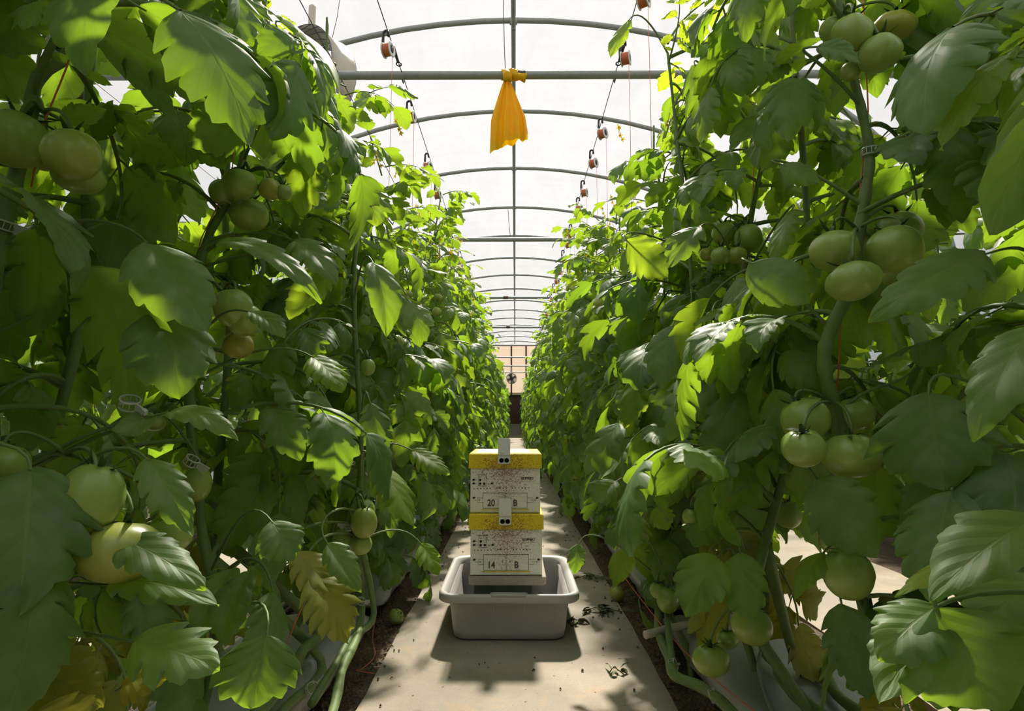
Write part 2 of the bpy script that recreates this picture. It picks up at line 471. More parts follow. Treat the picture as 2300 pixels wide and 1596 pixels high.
BARZ = .70 + 1.742
for k, y in enumerate(BARS):
    xh = HW * math.sqrt(max(0, 1 - ((BARZ - SPR) / RISE) ** 2))
    mb = MB(); mb.tube([(-xh + .02, y, BARZ), (xh - .02, y, BARZ)], .0205, 12)
    for s in (-1, 1):
        pass
    lab = ('straight grey crossbar with the yellow bag tied on it' if k == 0 else 'straight grey crossbar across the house, %s from the camera' % ORD[k])
    t = thing('crossbar', lab, 'crossbar', (0, 0, 0), 'crossbars under the roof')
    mb.build('bar', M_PIPE, t)
    m2 = MB()
    for s in (-1, 1): m2 = MB(); m2.tube([(s * (xh - .05), y, BARZ - .03), (s * (xh - .05), y, BARZ + .03)], .026, 8); m2.build('end_clamp', M_PIPE, t)
    if k == 0:
        a = P(1163, 168, y).x; b2 = P(1180, 168, y).x
        m2 = MB(); m2.tube([(a, y, BARZ), (b2, y, BARZ)], .0222, 14); o = m2.build('tape_band', M_TAPE, t); o['label'] = 'black tape wrapped round the bar'
    elif k in (2, 3):
        m2 = MB(); m2.tube([(-.17, y, BARZ), (-.10, y, BARZ)], .0235, 12); m2.build('sleeve', M_BROWNPOST, t)

# crop wires, with turnbuckle eyes at the first crossbar
WZ = .70 + 1.745
for nm, x, lab in (('a', -.575, 'dark crop wire above the left tomato row carrying the spools'), ('b', .512, 'dark crop wire above the right tomato row carrying the spools'),
                   ('c', -.90, 'second dark crop wire above the left row, passing in front of the round fan'), ('d', .95, 'second dark crop wire above the right row, mostly hidden by leaves'),
                   ('e', -2.2, 'dark crop wire over the row beyond the left tomato row'), ('f', 2.31, 'dark crop wire over the row beyond the right tomato row'), ('g', 2.56, 'outermost dark crop wire at the right')):
    t = thing('crop_wire', lab, 'wire', (x, 0, WZ)); mb = MB(); pts = []
    for i in range(90):
        y = -2 + (END + 1.9) * i / 89; pts.append((0, y, .004 * math.sin(y * 2.4) + .003 * math.sin(y * 5)))
    mb.tube(pts, .0022, 5); mb.build('strand', M_WIRE, t)
    m2 = MB(); m2.tube([(0, 2.70 - .14, .0), (0, 2.70 - .03, .0)], [.009, .007], 8); m2.build('turnbuckle', M_WIRE, t)
    m3 = MB(); m3.tube([(.012 * math.cos(a), 2.69 + .016 * math.sin(a), 0) for a in np.linspace(0, 2 * PI, 12, endpoint=False)], .0035, 6, closed=True); m3.build('eye', M_WIRE, t)
    m4 = MB(); m4.tube([(0, 2.80 + .024 * math.sin(a), -.005 + .024 * math.cos(a)) for a in np.linspace(0, 2 * PI, 14, endpoint=False)], .003, 6, closed=True); m4.build('loop', M_WIRE, t)
def strand(name, pts, r, mat, lab, cat, group=None):
    mb = MB(); mb.tube(pts, r, 5); o = mb.build(name, mat); return tag(o, lab, cat, group)
strand('hanging_cable', [P(1130, -60, 2.81), P(1131, 30, 2.8), P(1133, 110, 2.79), P(1135, 158, 2.79)], .002, M_WIRE, 'thin cable hanging straight down to the crossbar beside the yellow bag', 'cable')
strand('hanging_cable', [P(1141, 470, 5.37), P(1143, 500, 5.37), P(1146, 530, 5.365)], .0025, M_WIRE, 'thin cable hanging to the second crossbar near the ridge line', 'cable')
strand('hanging_cable', [P(772, -60, 3.5), P(757, 40, 3.5), P(744, 95, 3.5)], .002, M_WIRE, 'thin pale cord holding up the round fan', 'cable')

# ------------------------------------------------------------------ tub and hives
def rrect(w, d, r, n=6):
    out = []
    for (sx_, sy_, a0) in ((1, 1, 0), (-1, 1, 90), (-1, -1, 180), (1, -1, 270)):
        for k in range(n + 1):
            a = math.radians(a0 + 90 * k / n)
            out.append((sx_ * (w / 2 - r) + r * math.cos(a), sy_ * (d / 2 - r) + r * math.sin(a)))
    return out
def loft(mb, rings, mi=0, cap0=True, cap1=True):
    n = len(rings[0]); vs = [p for r in rings for p in r]; fs = []
    for i in range(len(rings) - 1):
        for j in range(n): fs.append((i * n + j, i * n + (j + 1) % n, (i + 1) * n + (j + 1) % n, (i + 1) * n + j))
    if cap0: fs.append(tuple(range(n - 1, -1, -1)))
    if cap1: fs.append(tuple((len(rings) - 1) * n + j for j in range(n)))
    mb.add(vs, fs, mi)
TUBY = 2.15; TUBX = P(1143, 1400, 1.9).x
tub = thing('bus_tub', 'grey plastic tub on the concrete path holding the two stacked hives', 'tub', (TUBX, TUBY, 0))
def ring(w, d, r, z): return [(x, y, z) for x, y in rrect(w, d, r)]
mb = MB()
loft(mb, [ring(.345, .450, .040, .004), ring(.357, .462, .045, .008), ring(.366, .471, .048, .030), ring(.388, .492, .05, .128), ring(.400, .504, .052, .130)], cap1=False)
loft(mb, [ring(.400, .504, .052, .130), ring(.446, .534, .06, .124), ring(.453, .540, .062, .128), ring(.453, .540, .062, .144), ring(.447, .534, .06, .151), ring(.430, .518, .054, .152), ring(.408, .498, .05, .146),
          ring(.394, .486, .047, .130), ring(.358, .466, .043, .03), ring(.335, .445, .035, .014)], cap0=False, cap1=True)
mb.build('shell', M_TUB, tub)
mb = MB()
mb.box((0, -.2435, .118), (.135, .010, .003)); mb.box((-.048, -.2425, .105), (.003, .008, .026)); mb.box((.048, -.2425, .105), (.003, .008, .026))
mb.build('grip_ledge', M_TUB, tub, smooth=False)
mb = MB()
loft(mb, [[(x * .105 / .105, y, z) for x, y in rrect(.118, .030, .01)] for z in (.147, .1526)]); o = mb.build('rim_pad', M_TUB, tub); o.location = (0, -.256, 0)

# block and foam tray in the tub
HX = P(1137, 1290, 2.08).x; HY = 2.08; ZB = .160
mb = MB(); mb.box((0, 0, .056), (.205, .26, .112)); o = mb.build('support_block', M_DARKBLOCK, smooth=False); bevel(o, .004)
o.location = (HX - .012, HY + .16, .0145); tag(o, 'dark green block inside the tub under the foam tray', 'block')
mb = MB(); loft(mb, [[(x, y, z) for x, y in rrect(w, d, .012)] for (w, d, z) in ((.258, .318, 0), (.268, .328, .004), (.270, .330, .026), (.264, .324, .030))])
o = mb.build('foam_tray', M_FOAM); o.location = (HX + .004, HY + .155, ZB - .0325); tag(o, 'dirty white foam tray under the lower hive', 'tray')

def text_mesh(s, size, sx=1.0):
    cu = bpy.data.curves.new('t', 'FONT'); cu.body = s; cu.size = size; cu.offset = size * .018; cu.extrude = .0001
    o = bpy.data.objects.new('t', cu); COL.objects.link(o)
    dg = bpy.context.evaluated_depsgraph_get(); me = bpy.data.meshes.new_from_object(o.evaluated_get(dg))
    vs = [(v.co.x * sx, v.co.y) for v in me.vertices]; fs = [tuple(p.vertices) for p in me.polygons]
    bpy.data.objects.remove(o); bpy.data.curves.remove(cu); bpy.data.meshes.remove(me)
    return vs, fs
def hive(name, label, x, y, z, rz, w=.256, d=.30, h=.208, num='14', let='B', lidh=.053):
    t = thing(name, label, 'beehive', (x, y, z), 'cardboard bumblebee hives in the grey tub', rz)
    mb = MB(); mb.box((0, d / 2, h / 2 - .001), (w - .006, d - .006, h - .002))
    body = mb.build('carton', carton('white_hive_card', (.88, .85, .75), h - lidh), t, smooth=False); bevel(body, .002)
    # lid: tapered cap that stands proud of the carton
    mb = MB(); e = .003
    loft(mb, [[(-w / 2 - e + k[0] * (w + 2 * e), -e + k[1] * (d + 2 * e), zz) for k in ((0, 0), (1, 0), (1, 1), (0, 1))] for zz in (h - lidh, h - .004)], cap0=True, cap1=False)
    loft(mb, [[(-w / 2 - e + i_ + k[0] * (w + 2 * e - 2 * i_), -e + i_ + k[1] * (d + 2 * e - 2 * i_), zz) for k in ((0, 0), (1, 0), (1, 1), (0, 1))] for i_, zz in ((0, h - .004), (.004, h))], cap0=False)
    lid = mb.build('lid', carton('yellow_hive_card', (.84, .65, .012), h - lidh), t, smooth=False); bevel(lid, .0012); lid['label'] = 'bright yellow lid band'
    mb = MB(); mb.box((-.01, d / 2, h + .0006), (w - .06, d - .05, .001)); mb.build('top_sheet', M_WHITEPL, t, smooth=False)
    # entrance plate and folded flap
    fx = -.004
    mb = MB(); loft(mb, [[(fx + px, -.0085 + yy, h - .0165 + pz) for px, pz in rrect(.0435, .041, .008)] for yy in (0, .006)])
    pl = mb.build('entrance_plate', M_WHITEPL, t, smooth=False)
    mb = MB()
    for s in (-1, 1):
        M = Matrix.Translation((fx + s * .0095, -.0086, h - .0245)) @ Matrix.Rotation(PI / 2, 4, 'X')
        mb = MB(); mb.lathe([(.0001, .0016), (.0075, .0014), (.0082, 0)], 16, M=M); mb.build('entrance_hole', M_HOLE, pl)
    mb = MB(); mb.box((fx, -.0095, h - .0245), (.0035, .002, .016)); mb.build('divider', M_LIGHTBOARD, pl, smooth=False)
    mb = MB(); loft(mb, [[(fx + px, -.0130 + yy + .02 * max(0, pz) ** 2 * 8, h + .0245 + pz) for px, pz in rrect(.0435, .060, .008)] for yy in (0, .0035)])
    fl = mb.build('flap', M_WHITEPL, t, smooth=False)
    mb = MB(); mb.lathe([(.0001, .0025), (.005, .002), (.0065, 0)], 14, M=Matrix.Translation((fx - .007, -.0132, h + .004)) @ Matrix.Rotation(PI / 2, 4, 'X')); mb.build('rivet', M_WHITEPL, fl)
    # print on the front
    mb = MB(); yf = -.0003 + .0025
    def rect(x0, z0, x1, z1, mi=0): mb.box(((x0 + x1) / 2, yf, (z0 + z1) / 2), (abs(x1 - x0), .0006, abs(z1 - z0)), mi)
    def frame(x0, z0, x1, z1, lw=.0010):
        rect(x0, z0, x1, z0 + lw); rect(x0, z1 - lw, x1, z1); rect(x0, z0, x0 + lw, z1); rect(x1 - lw, z0, x1, z1)
    def disc(cx, cz, r, hole=0):
        n = 14; vs = []; 
        for rr in (r, hole): vs += [(cx + rr * math.cos(2 * PI * k / n), yf - .0004, cz + rr * math.sin(2 * PI * k / n)) for k in range(n)]
        mb.add(vs, [(k, (k + 1) % n, n + (k + 1) % n, n + k) for k in range(n)])
    def txt(s, size, cx, cz, mi=0, sx=1.0):
        vs, fs = text_mesh(s, size, sx); 
        x0 = min(v[0] for v in vs); x1 = max(v[0] for v in vs)
        mb.add([(cx + v[0] - (x0 + x1) / 2, yf - .0004 - (.00005 if mi else 0), cz + v[1]) for v in vs], fs, mi)
    def bee(cx, cz):
        disc(cx, cz, .0032); disc(cx + .004, cz + .0008, .0022); rect(cx - .006, cz - .001, cx + .006, cz); rect(cx - .002, cz + .002, cx + .003, cz + .0042)
    zt = h - lidh                                                     # foot of the lid
    gx = -.082; gz = zt - .041
    frame(gx - .0145, gz - .021, gx + .0145, gz + .021, .0010); rect(gx - .021, gz + .0205, gx + .019, gz + .0215)
    rect(gx - .0004, gz + .024, gx + .0004, gz + .031); disc(gx, gz + .028, .002)
    for r_, row in enumerate(('oo', '*o', '**')):
        for c_, ch in enumerate(row):
            X_, Z_ = gx - .007 + .014 * c_, gz + .013 - .0128 * r_
            if ch == '*': disc(X_, Z_, .0045)
            else: disc(X_, Z_, .0046, .0039)
    for Z_ in (gz + .0002, gz - .0126):
        bee(gx - .031, Z_); rect(gx - .024, Z_ - .0003, gx - .016, Z_ + .0003)
    bee(gx + .034, gz - .0122); rect(gx + .018, gz - .0128, gx + .026, gz - .0122)
    rz_ = gz - .030
    for k, X_ in enumerate((-.111, -.0985, -.087, -.0755, -.065, -.053, -.030, -.019, -.0075, .004, .025, .036, .0485, .060, .071, .083)): disc(X_, rz_ + .0002 * k, .0021 if k % 3 else .0017)
    bz0, bz1 = .016, .070
    frame(-.079, bz0, .078, bz1); rect(-.0006, bz0, .0004, bz1)
    rect(-.083, bz0 - .006, .084, bz0 - .0028, 2)
    for s in (-1, 1):
        x0 = s * .0785; x1 = s * .098
        rect(x0, .052, x1, .0526); rect(x0, .036, x1, .0366); rect(x1 - .0003, .049, x1 + .0003, .0526); rect(x1 - .0003, .036, x1 + .0003, .040)
        rect(s * .108 - .0 if s < 0 else .088, .0443, s * .090 if s < 0 else .107, .0449); disc(-.0905 if s < 0 else .1065, .0446, .0016)
        bee(s * .112, .0515)
    txt('KOPPERT', .0118, .079, gz + .002, 0, .92)
    rect(.055, gz - .0045, .104, gz - .0041)
    txt(num, .032, -.050, .024, 1, .85); txt(let, .032, .036, .024, 1, .85)
    mb.build('printing', [M_INK, M_INKGREY, M_YINK], t, smooth=False)
    return t
h1 = hive('bumblebee_hive', 'lower white and yellow cardboard hive stamped 14 B, standing in the tub', HX, HY, ZB, math.radians(.8), num='14', let='B')
h2 = hive('bumblebee_hive', 'upper white and yellow cardboard hive stamped 20, on top of the stack', HX - .004, HY + .012, ZB + .2095, math.radians(.2), num='20', let='B', w=.254)

# ------------------------------------------------------------------ yellow bag tied to the first crossbar
def yellow_bag():
    y = BARS[0]; c = P(1146, 168, y); sc = y / F
    t = thing('yellow_bag', 'yellow plastic bag knotted round the first crossbar and hanging down', 'bag', (c.x, y, BARZ))
    x0 = (1127 - 1146) * sc; x1 = (1165 - 1146) * sc
    mb = MB(); k = 20; vs = []; nr = 7
    for i in range(nr):
        xx = x0 + (x1 - x0) * i / (nr - 1)
        for j in range(k):
            a = 2 * PI * j / k; r = .026 + .003 * math.sin(3 * a + i * 2.1) + .002 * math.sin(7 * a + i) + .004 * (1 - abs(i - 3) / 3)
            vs.append((xx + .006 * math.sin(a * 2 + i), r * math.cos(a), r * math.sin(a)))
    mb.add(vs, [(i * k + j, i * k + (j + 1) % k, (i + 1) * k + (j + 1) % k, (i + 1) * k + j) for i in range(nr - 1) for j in range(k)])
    mb.build('wrap', M_YELLOWBAG, t)
    mb = MB(); mb.tube([(.010, -.028, -.018), (.035, -.030, -.024), (.055, -.026, -.026), (.078, -.020, -.030)], [.020, .015, .018, .024], 10); mb.build('tied_end', M_YELLOWBAG, t)
    mb = MB(); mb.tube([(-.022, -.026, .0), (-.012, -.036, -.028), (-.014, -.032, -.055)], [.018, .026, .020], 12); mb.build('knot', M_YELLOWBAG, t)
    mb = MB(); nr = 26; k = 56; vs = []
    top, bot = -.05, -.385
    for i in range(nr):
        f = i / (nr - 1)
        for j in range(k):
            a = 2 * PI * j / k
            wx = .018 + .056 * min(1, f * 1.7) ** .9 + .020 * f; wy = .014 + .010 * min(1, f * 2)
            fold = 1 + (.13 + .16 * f) * math.sin(5 * a + 1.3 + 1.2 * f) + .07 * f * math.sin(11 * a)
            z = top + (bot - top) * f
            if i > nr * .6: z += (.012 * math.cos(a + .6) + .012 * math.sin(3 * a) * f) * (f - .6) / .4
            vs.append((-.016 + .010 * f + wx * math.cos(a) * (1 + .06 * f * math.sin(4 * a)), -.022 + .012 * f + wy * math.sin(a) * fold + .016 * math.sin(9 * a + 2 * f) * (.35 + .65 * f) * abs(math.sin(a)), z + .03 * f * f * (1 if math.sin(a) > 0 else 0) + .026 * f * f * math.cos(a)))
    mb.add(vs, [(i * k + j, i * k + (j + 1) % k, (i + 1) * k + (j + 1) % k, (i + 1) * k + j) for i in range(nr - 1) for j in range(k)])
    mb.build('sack', M_YELLOWBAG, t)
yellow_bag()

# ------------------------------------------------------------------ twine spools on the wires
def make_spool():
    t = thing('twine_spool', 'x', 'spool', (0, 0, 0))
    Rx = Matrix.Rotation(PI / 2, 4, 'Y'); z = -.078
    M0 = Matrix.Translation((0, 0, z)) @ Rx
    mb = MB(); mb.lathe([(.017, -.019)] + [(.026 + .0018 * (k % 2), -.019 + .038 * k / 10) for k in range(11)] + [(.017, .019)], 24, M=M0); mb.build('winding', M_TWINE, t)
    for s in (-1, 1):
        mb = MB(); mb.lathe([(.017, .019 * s - .0015), (.033, .019 * s - .0015), (.0345, .019 * s), (.033, .019 * s + .0025), (.018, .019 * s + .0025), (.017, .019 * s - .0015)], 28, M=M0); mb.build('flange', M_WHITEPL, t)
    mb = MB(); mb.lathe([(.0001, -.021), (.0168, -.020), (.0168, .020), (.0001, .021)], 20, M=M0); mb.box((0, 0, z), (.045, .004, .03)); mb.build('hub', M_BLACKPL, t)
    mb = MB(); pts = [(-.024, 0, z - .005), (-.025, 0, -.03), (-.024, 0, -.005)] + [(-.012 + -.012 * math.cos(a), 0, .004 + .012 * math.sin(a)) for a in np.linspace(0, PI, 8)] + [(.002, 0, -.014)]
    mb.tube(pts, [.006, .007, .006] + [.006] * 8 + [.005], 8); mb.build('hook', M_BLACKPL, t)
    mb = MB(); mb.tube([(.010, .026, z), (.010, .026, z - .35), (.006, .03, z - .8)], .0011, 4); mb.build('twine', M_TWINE, t)
    return t
spool0 = make_spool()
KIDS[spool0.name] = [c for c in COL.objects if c.parent is spool0]
sp_used = [False]
def place_spool(x, y, rz, label, group, dz=0.0):
    if not sp_used[0]:
        sp_used[0] = True; o = spool0; o.location = (x, y, WZ + dz - .01); o.rotation_euler = (0, 0, rz); o['label'] = label; o['group'] = group
    else: o = dup(spool0, (x, y, WZ + dz - .01), rz, label, group)
    return o
lw, rw = -.575, .512
def dep(py): return 1.745 * F / (.988 * (VPY - py)) - .109 * 1.745
for k, py in enumerate((70, 228, 345, 412, 470, 500, 528)):
    place_spool(lw, dep(py), math.radians(-14 + 9 * math.sin(k * 2.3)), ['orange twine spool on the left wire, the big one above the first crossbar', 'orange twine spool on the left wire, just beyond the first crossbar',
        'orange twine spool third along the left wire, over the leaf tips', 'orange twine spool fourth along the left wire, above a pointed leaf spray', 'orange twine spool fifth along the left wire, touching the sixth',
        'orange twine spool sixth along the left wire, before the second crossbar', 'orange twine spool seventh along the left wire, at the second crossbar'][k], 'twine spools on the left wire')
for k, py in enumerate((-45, 92, 268, 338, 407, 445, 505, 530)):
    place_spool(rw, dep(py), math.radians(-30 + 9 * math.sin(k * 1.9)), ['orange twine spool nearest the camera on the right wire, cut by the photo edge', 'orange twine spool on the right wire behind a hanging leaf, above the crossbar',
        'orange twine spool third along the right wire, against the white roof', 'orange twine spool fourth along the right wire, against the white roof', 'orange twine spool fifth along the right wire, above the leaf tips',
        'orange twine spool sixth along the right wire, half hidden by leaves', 'orange twine spool seventh along the right wire', 'orange twine spool eighth along the right wire'][k], 'twine spools on the right wire')
for x, nm in ((lw, 'left'), (rw, 'right')):
    y = 5.9
    while y < 14:
        place_spool(x, y, math.radians(random.uniform(-35, -10)), 'small orange twine spool far along the %s crop wire among the vine tops' % nm, 'far twine spools on the %s wire' % nm); y += random.uniform(.42, .8)
place_spool(2.31, 2.55, math.radians(-30), 'orange twine spool high at the far right behind the vines', None)
place_spool(2.56, 2.92, math.radians(-30), 'lower orange twine spool at the far right behind the vines', None)
place_spool(-2.2, 3.45, math.radians(-20), 'orange twine spool glimpsed through a gap in the left vines', None)
place_spool(.95, 2.92, math.radians(-30), 'orange twine spool seen through the right vine tops under the crossbar', None)

# ------------------------------------------------------------------ fans
def make_fan(name, label, loc, R, rz, dl=.28):
    t = thing(name, label, 'fan', loc, None, rz)
    mb = MB(); mb.lathe([(R, -dl / 2), (R * 1.02, -dl / 2 + .01), (R * .97, 0), (R * 1.0, dl / 2), (R * .985, dl / 2), (R * .955, 0), (R * 1.0, -dl / 2)], 40, M=Matrix.Rotation(PI / 2, 4, 'X')); mb.build('drum', M_FANMETAL, t)
    for s in (-1, 1):
        mb = MB(); yy = s * (dl / 2 + .05)
        for k in range(1, 9):
            r = R * k / 8; mb.tube([(r * math.cos(a), s * (dl / 2 + .07 * (1 - (k / 8) ** 2)), r * math.sin(a)) for a in np.linspace(0, 2 * PI, 36, endpoint=False)], .0022, 4, closed=True)
        for k in range(24):
            a0 = 2 * PI * k / 24
            mb.tube([(R * q * math.cos(a0 + s * .9 * q), s * (dl / 2 + .07 * (1 - q * q)), R * q * math.sin(a0 + s * .9 * q)) for q in np.linspace(.1, 1, 9)], .0022, 4)
        mb.build('guard', M_WIRE, t)
    mb = MB(); mb.lathe([(.0001, -.09), (.06, -.085), (.065, 0), (.06, .085), (.0001, .09)], 18, M=Matrix.Rotation(PI / 2, 4, 'X')); mb.build('motor', M_BLACKPL, t)
    for k in range(4):
        a = k * PI / 2 + .4; mb = MB(); pts = []
        for i in range(8):
            for j in range(5):
                r = .05 + (R * .9 - .05) * i / 7; th = a + (j / 4 - .5) * .75; pts.append((r * math.cos(th), (j / 4 - .5) * .09, r * math.sin(th)))
        mb.grid(pts, 8, 5); mb.uv = {}; o = mb.build('blade', M_FANMETAL, t); md = o.modifiers.new('s', 'SOLIDIFY'); md.thickness = .003
    mb = MB(); mb.box((0, 0, R + .1), (.03, .03, .2)); mb.build('hanger', M_FANMETAL, t, smooth=False)
    return t
fp = P(695, 180, 3.35); make_fan('circulation_fan', 'round caged circulation fan hanging at upper left behind the vines', fp, .29, math.radians(-28), .2)
fp = P(1149, 850, 19.0); make_fan('circulation_fan', 'small white circulation fan far down the house near the end wall', fp, .17, 0)

# ------------------------------------------------------------------ leaves
def arr(v): return np.array((v[0], v[1], v[2]), dtype=float)
def leaflet(mb, base, dirv, nrm, Ln, Wd, rg, rows=9, cols=5, curl=.8, fold=.25, lobes=1.0, tint=0.0, edge=.35, mi=0, petiole=0.0, twist=0.0, asym=0.0):
    d = arr(dirv); d /= np.linalg.norm(d) + 1e-9
    n = arr(nrm); n = n - d * n.dot(d); nn = np.linalg.norm(n)
    n = n / nn if nn > 1e-4 else np.cross(d, [.3, .5, .8]); n /= np.linalg.norm(n)
    s = np.cross(d, n)
    per = 3 if cols < 6 else 4 if cols < 9 else 6; kk = max(3, (rows - 2) // per)
    xs = {3: (0, .40, .74), 4: (0, .26, .52, .76), 6: (0, .14, .32, .5, .68, .84)}[per]
    t = np.array([(k + x_) / kk for k in range(kk) for x_ in xs] + [.988, 1.0]); t = t ** rg.uniform(.85, 1.15); rows = len(t)
    t[1:-2] += rg.uniform(-.012, .012, rows - 3)
    th = -curl * t                                        # bends towards -n along its length
    tx = np.cos(th); tz = np.sin(th)
    dt = np.diff(t)
    cxm = np.concatenate(([0], np.cumsum((tx[1:] + tx[:-1]) / 2 * dt))) * Ln
    czm = np.concatenate(([0], np.cumsum((tz[1:] + tz[:-1]) / 2 * dt))) * Ln
    w = (t + .02) ** .55 * np.maximum(0, 1 - t) ** 1.0; w = w / w.max() * Wd / 2
    w[-1] = 0; w[0] = max(w[0] * .35, .0006)
    u = np.linspace(-1, 1, cols); T, U = np.meshgrid(t, u, indexing='ij')
    ph = 0.0
    x = (np.arange(rows) % per)[:, None] * np.ones_like(U)          # place inside a lobe: valley .. peak
    x[-2:] = 1
    prof = np.array({3: (-1.0, .15, .62), 4: (-1.0, -.1, .35, .62), 6: (-1.0, -.35, .15, .22, .62, .45)}[per])
    saw = prof[np.clip(x.astype(int), 0, per - 1)]; saw[-2:] = -.2
    amp = np.repeat(rg.uniform(.25, 1.45, kk + 1), per)[:rows][:, None]
    dp = lobes * .40 * np.clip(1.15 - T, 0, 1) * amp
    Wm = w[:, None] * (1 + saw * dp * np.abs(U) ** 2.5) * (1 + asym * U)
    a = U * Wm
    sweep = (.22 + .30 * lobes * np.clip(saw, 0, 1) * np.abs(U) ** 2) * np.abs(a)
    rip = rg.uniform(.012, .045) * Wd * np.sin((T * kk * rg.uniform(.55, .9) - np.abs(U) * .8 + rg.uniform(0, 1)) * 2 * PI + U * 1.5) * np.abs(U) ** 1.5 * np.clip(4 * T * (1 - T) + .1, 0, 1)
    zz = fold * np.abs(a) - edge * np.abs(U) ** 2.2 * np.abs(a) + rip + .05 * Wd * np.sin(T * 6 + rg.uniform(0, 6)) * U
    tw = twist * T
    a2 = a * np.cos(tw); zz2 = zz + a * np.sin(tw)
    lx = cxm[:, None] + sweep * tx[:, None] - zz2 * tz[:, None]
    lz = czm[:, None] + sweep * tz[:, None] + zz2 * tx[:, None]
    b = arr(base)
    pts = b + lx[..., None] * d + lz[..., None] * n + a2[..., None] * s
    if petiole > 0: pts = pts + d * petiole
    uv = np.stack([U * .5 + .5, T], -1).reshape(-1, 2)
    mb.grid(pts.reshape(-1, 3).tolist(), rows, cols, uv.tolist(), tint, mi)

def compound(mb, rg, Lr=.36, droop=1.5, e0=.35, hi=False, size=1.0, young=0.0, stalk=True, org=(0, 0, 0), az=0.0, sm=1, rows=None):
    """one pinnate tomato leaf growing along +X (turned by az); blades are material 0, the stalk is material sm"""
    n = 12; pts = []; pos = np.zeros(3); ca, sa = math.cos(az), math.sin(az)
    side = np.array((-sa, ca, 0.0)); bend = rg.uniform(-.5, .5); tg = []
    for i in range(n + 1):
        q = i / n; e = e0 - droop * q ** 1.2; a2 = az + bend * q
        tdir = np.array((math.cos(e) * math.cos(a2), math.cos(e) * math.sin(a2), math.sin(e)))
        pts.append(pos.copy()); tg.append(tdir); pos = pos + tdir * Lr / n
    pts = [p + np.array(org) for p in pts]
    if stalk: mb.tube([Vector(p) for p in pts], [.0042 * size * (1 - .75 * i / n) + .0008 for i in range(n + 1)], 6 if hi else 4, mi=sm, caps=False)
    rw, cl = rows or ((32, 9) if hi else (11, 5))
    def at(q):
        i = min(int(q * n), n - 1); f = q * n - i; return pts[i] * (1 - f) + pts[i + 1] * f, tg[i]
    pairs = [(.30, .80), (.52, 1.0), (.74, .95)] if rg.uniform() < .75 else [(.38, .9), (.68, 1.0)]
    tint = max(-.8, min(1, young + rg.uniform(-.55, .45)))
    for q, k in pairs:
        for s in (-1, 1):
            p, tdir = at(min(.98, q + rg.uniform(-.03, .03)))
            sd_ = np.cross(np.array((0, 0, 1.0)), tdir); nl = np.linalg.norm(sd_); sd_ = sd_ / nl if nl > .05 else side
            dv = sd_ * s * rg.uniform(.75, 1.1) + tdir * rg.uniform(.35, .8) + np.array((0, 0, rg.uniform(-1.2, -.05)))
            up = np.cross(tdir, sd_); up = up if up[2] > 0 else -up
            up = up + np.array(rg.uniform(-.35, .35, 3))
            ln = .128 * size * k * rg.uniform(.75, 1.2)
            pe = ln * rg.uniform(.10, .2)
            dvn = dv / np.linalg.norm(dv)
            if stalk: mb.tube([Vector(p), Vector(p + dvn * (pe + ln * .05))], [.0017 * size, .0013 * size], 4, mi=sm, caps=False)
            leaflet(mb, p + dvn * pe, dv, up, ln, ln * rg.uniform(.52, .68), rg, rw, cl, rg.uniform(.3, 1.5), rg.uniform(.05, .55), rg.uniform(.5, 1.1), tint, rg.uniform(.1, .7), twist=rg.uniform(-.5, .5), asym=rg.uniform(-.12, .12))
    for q in (.2, .42, .63, .85):
        if rg.uniform() < .6:
            p, tdir = at(q); s = rg.choice((-1, 1)); sd_ = np.cross(np.array((0, 0, 1.0)), tdir)
            leaflet(mb, p, sd_ * s + tdir * .4, (0, 0, 1), .042 * size * rg.uniform(.7, 1.3), .026 * size, rg, max(5, rw // 2), 5 if hi else 3, .5, .2, .5, tint)
    p, tdir = at(1.0); ln = .15 * size * rg.uniform(.85, 1.2)
    up = np.cross(tdir, side); up = up if up[2] > 0 else -up
    leaflet(mb, p, tdir + np.array((0, 0, -.15)), up + np.array(rg.uniform(-.3, .3, 3)), ln, ln * rg.uniform(.58, .72), rg, rw, cl, rg.uniform(.3, 1.3), rg.uniform(.05, .5), rg.uniform(.8, 1.3), tint, rg.uniform(.1, .6), twist=rg.uniform(-.4, .4))

# a library of single leaves for the near vines
LEAVES = []
for i in range(16):
    rg = np.random.default_rng(100 + i); mb = MB()
    compound(mb, rg, Lr=rg.uniform(.26, .36), droop=rg.uniform(1.0, 2.3), e0=rg.uniform(.1, .8), hi=True, size=rg.uniform(1.0, 1.28), young=rg.uniform(0, .35))
    LEAVES.append(mb.mesh('leaf', [M_LEAF, M_STEM]))
YOUNG = []
for i in range(6):
    rg = np.random.default_rng(200 + i); mb = MB()
    compound(mb, rg, Lr=rg.uniform(.18, .26), droop=rg.uniform(.5, 1.4), e0=rg.uniform(.5, 1.0), hi=True, size=rg.uniform(.6, .8), young=.5)
    YOUNG.append(mb.mesh('young_leaf', [M_LEAF_YOUNG_LIT, M_STEM_PALE]))
OLD = []
for i in range(4):
    rg = np.random.default_rng(300 + i); mb = MB()
    compound(mb, rg, Lr=rg.uniform(.22, .30), droop=rg.uniform(1.8, 2.6), e0=rg.uniform(-.2, .4), hi=True, size=rg.uniform(.8, 1.0), young=.3)
    OLD.append(mb.mesh('old_leaf', [M_LEAF_OLD, M_STEM_PALE]))

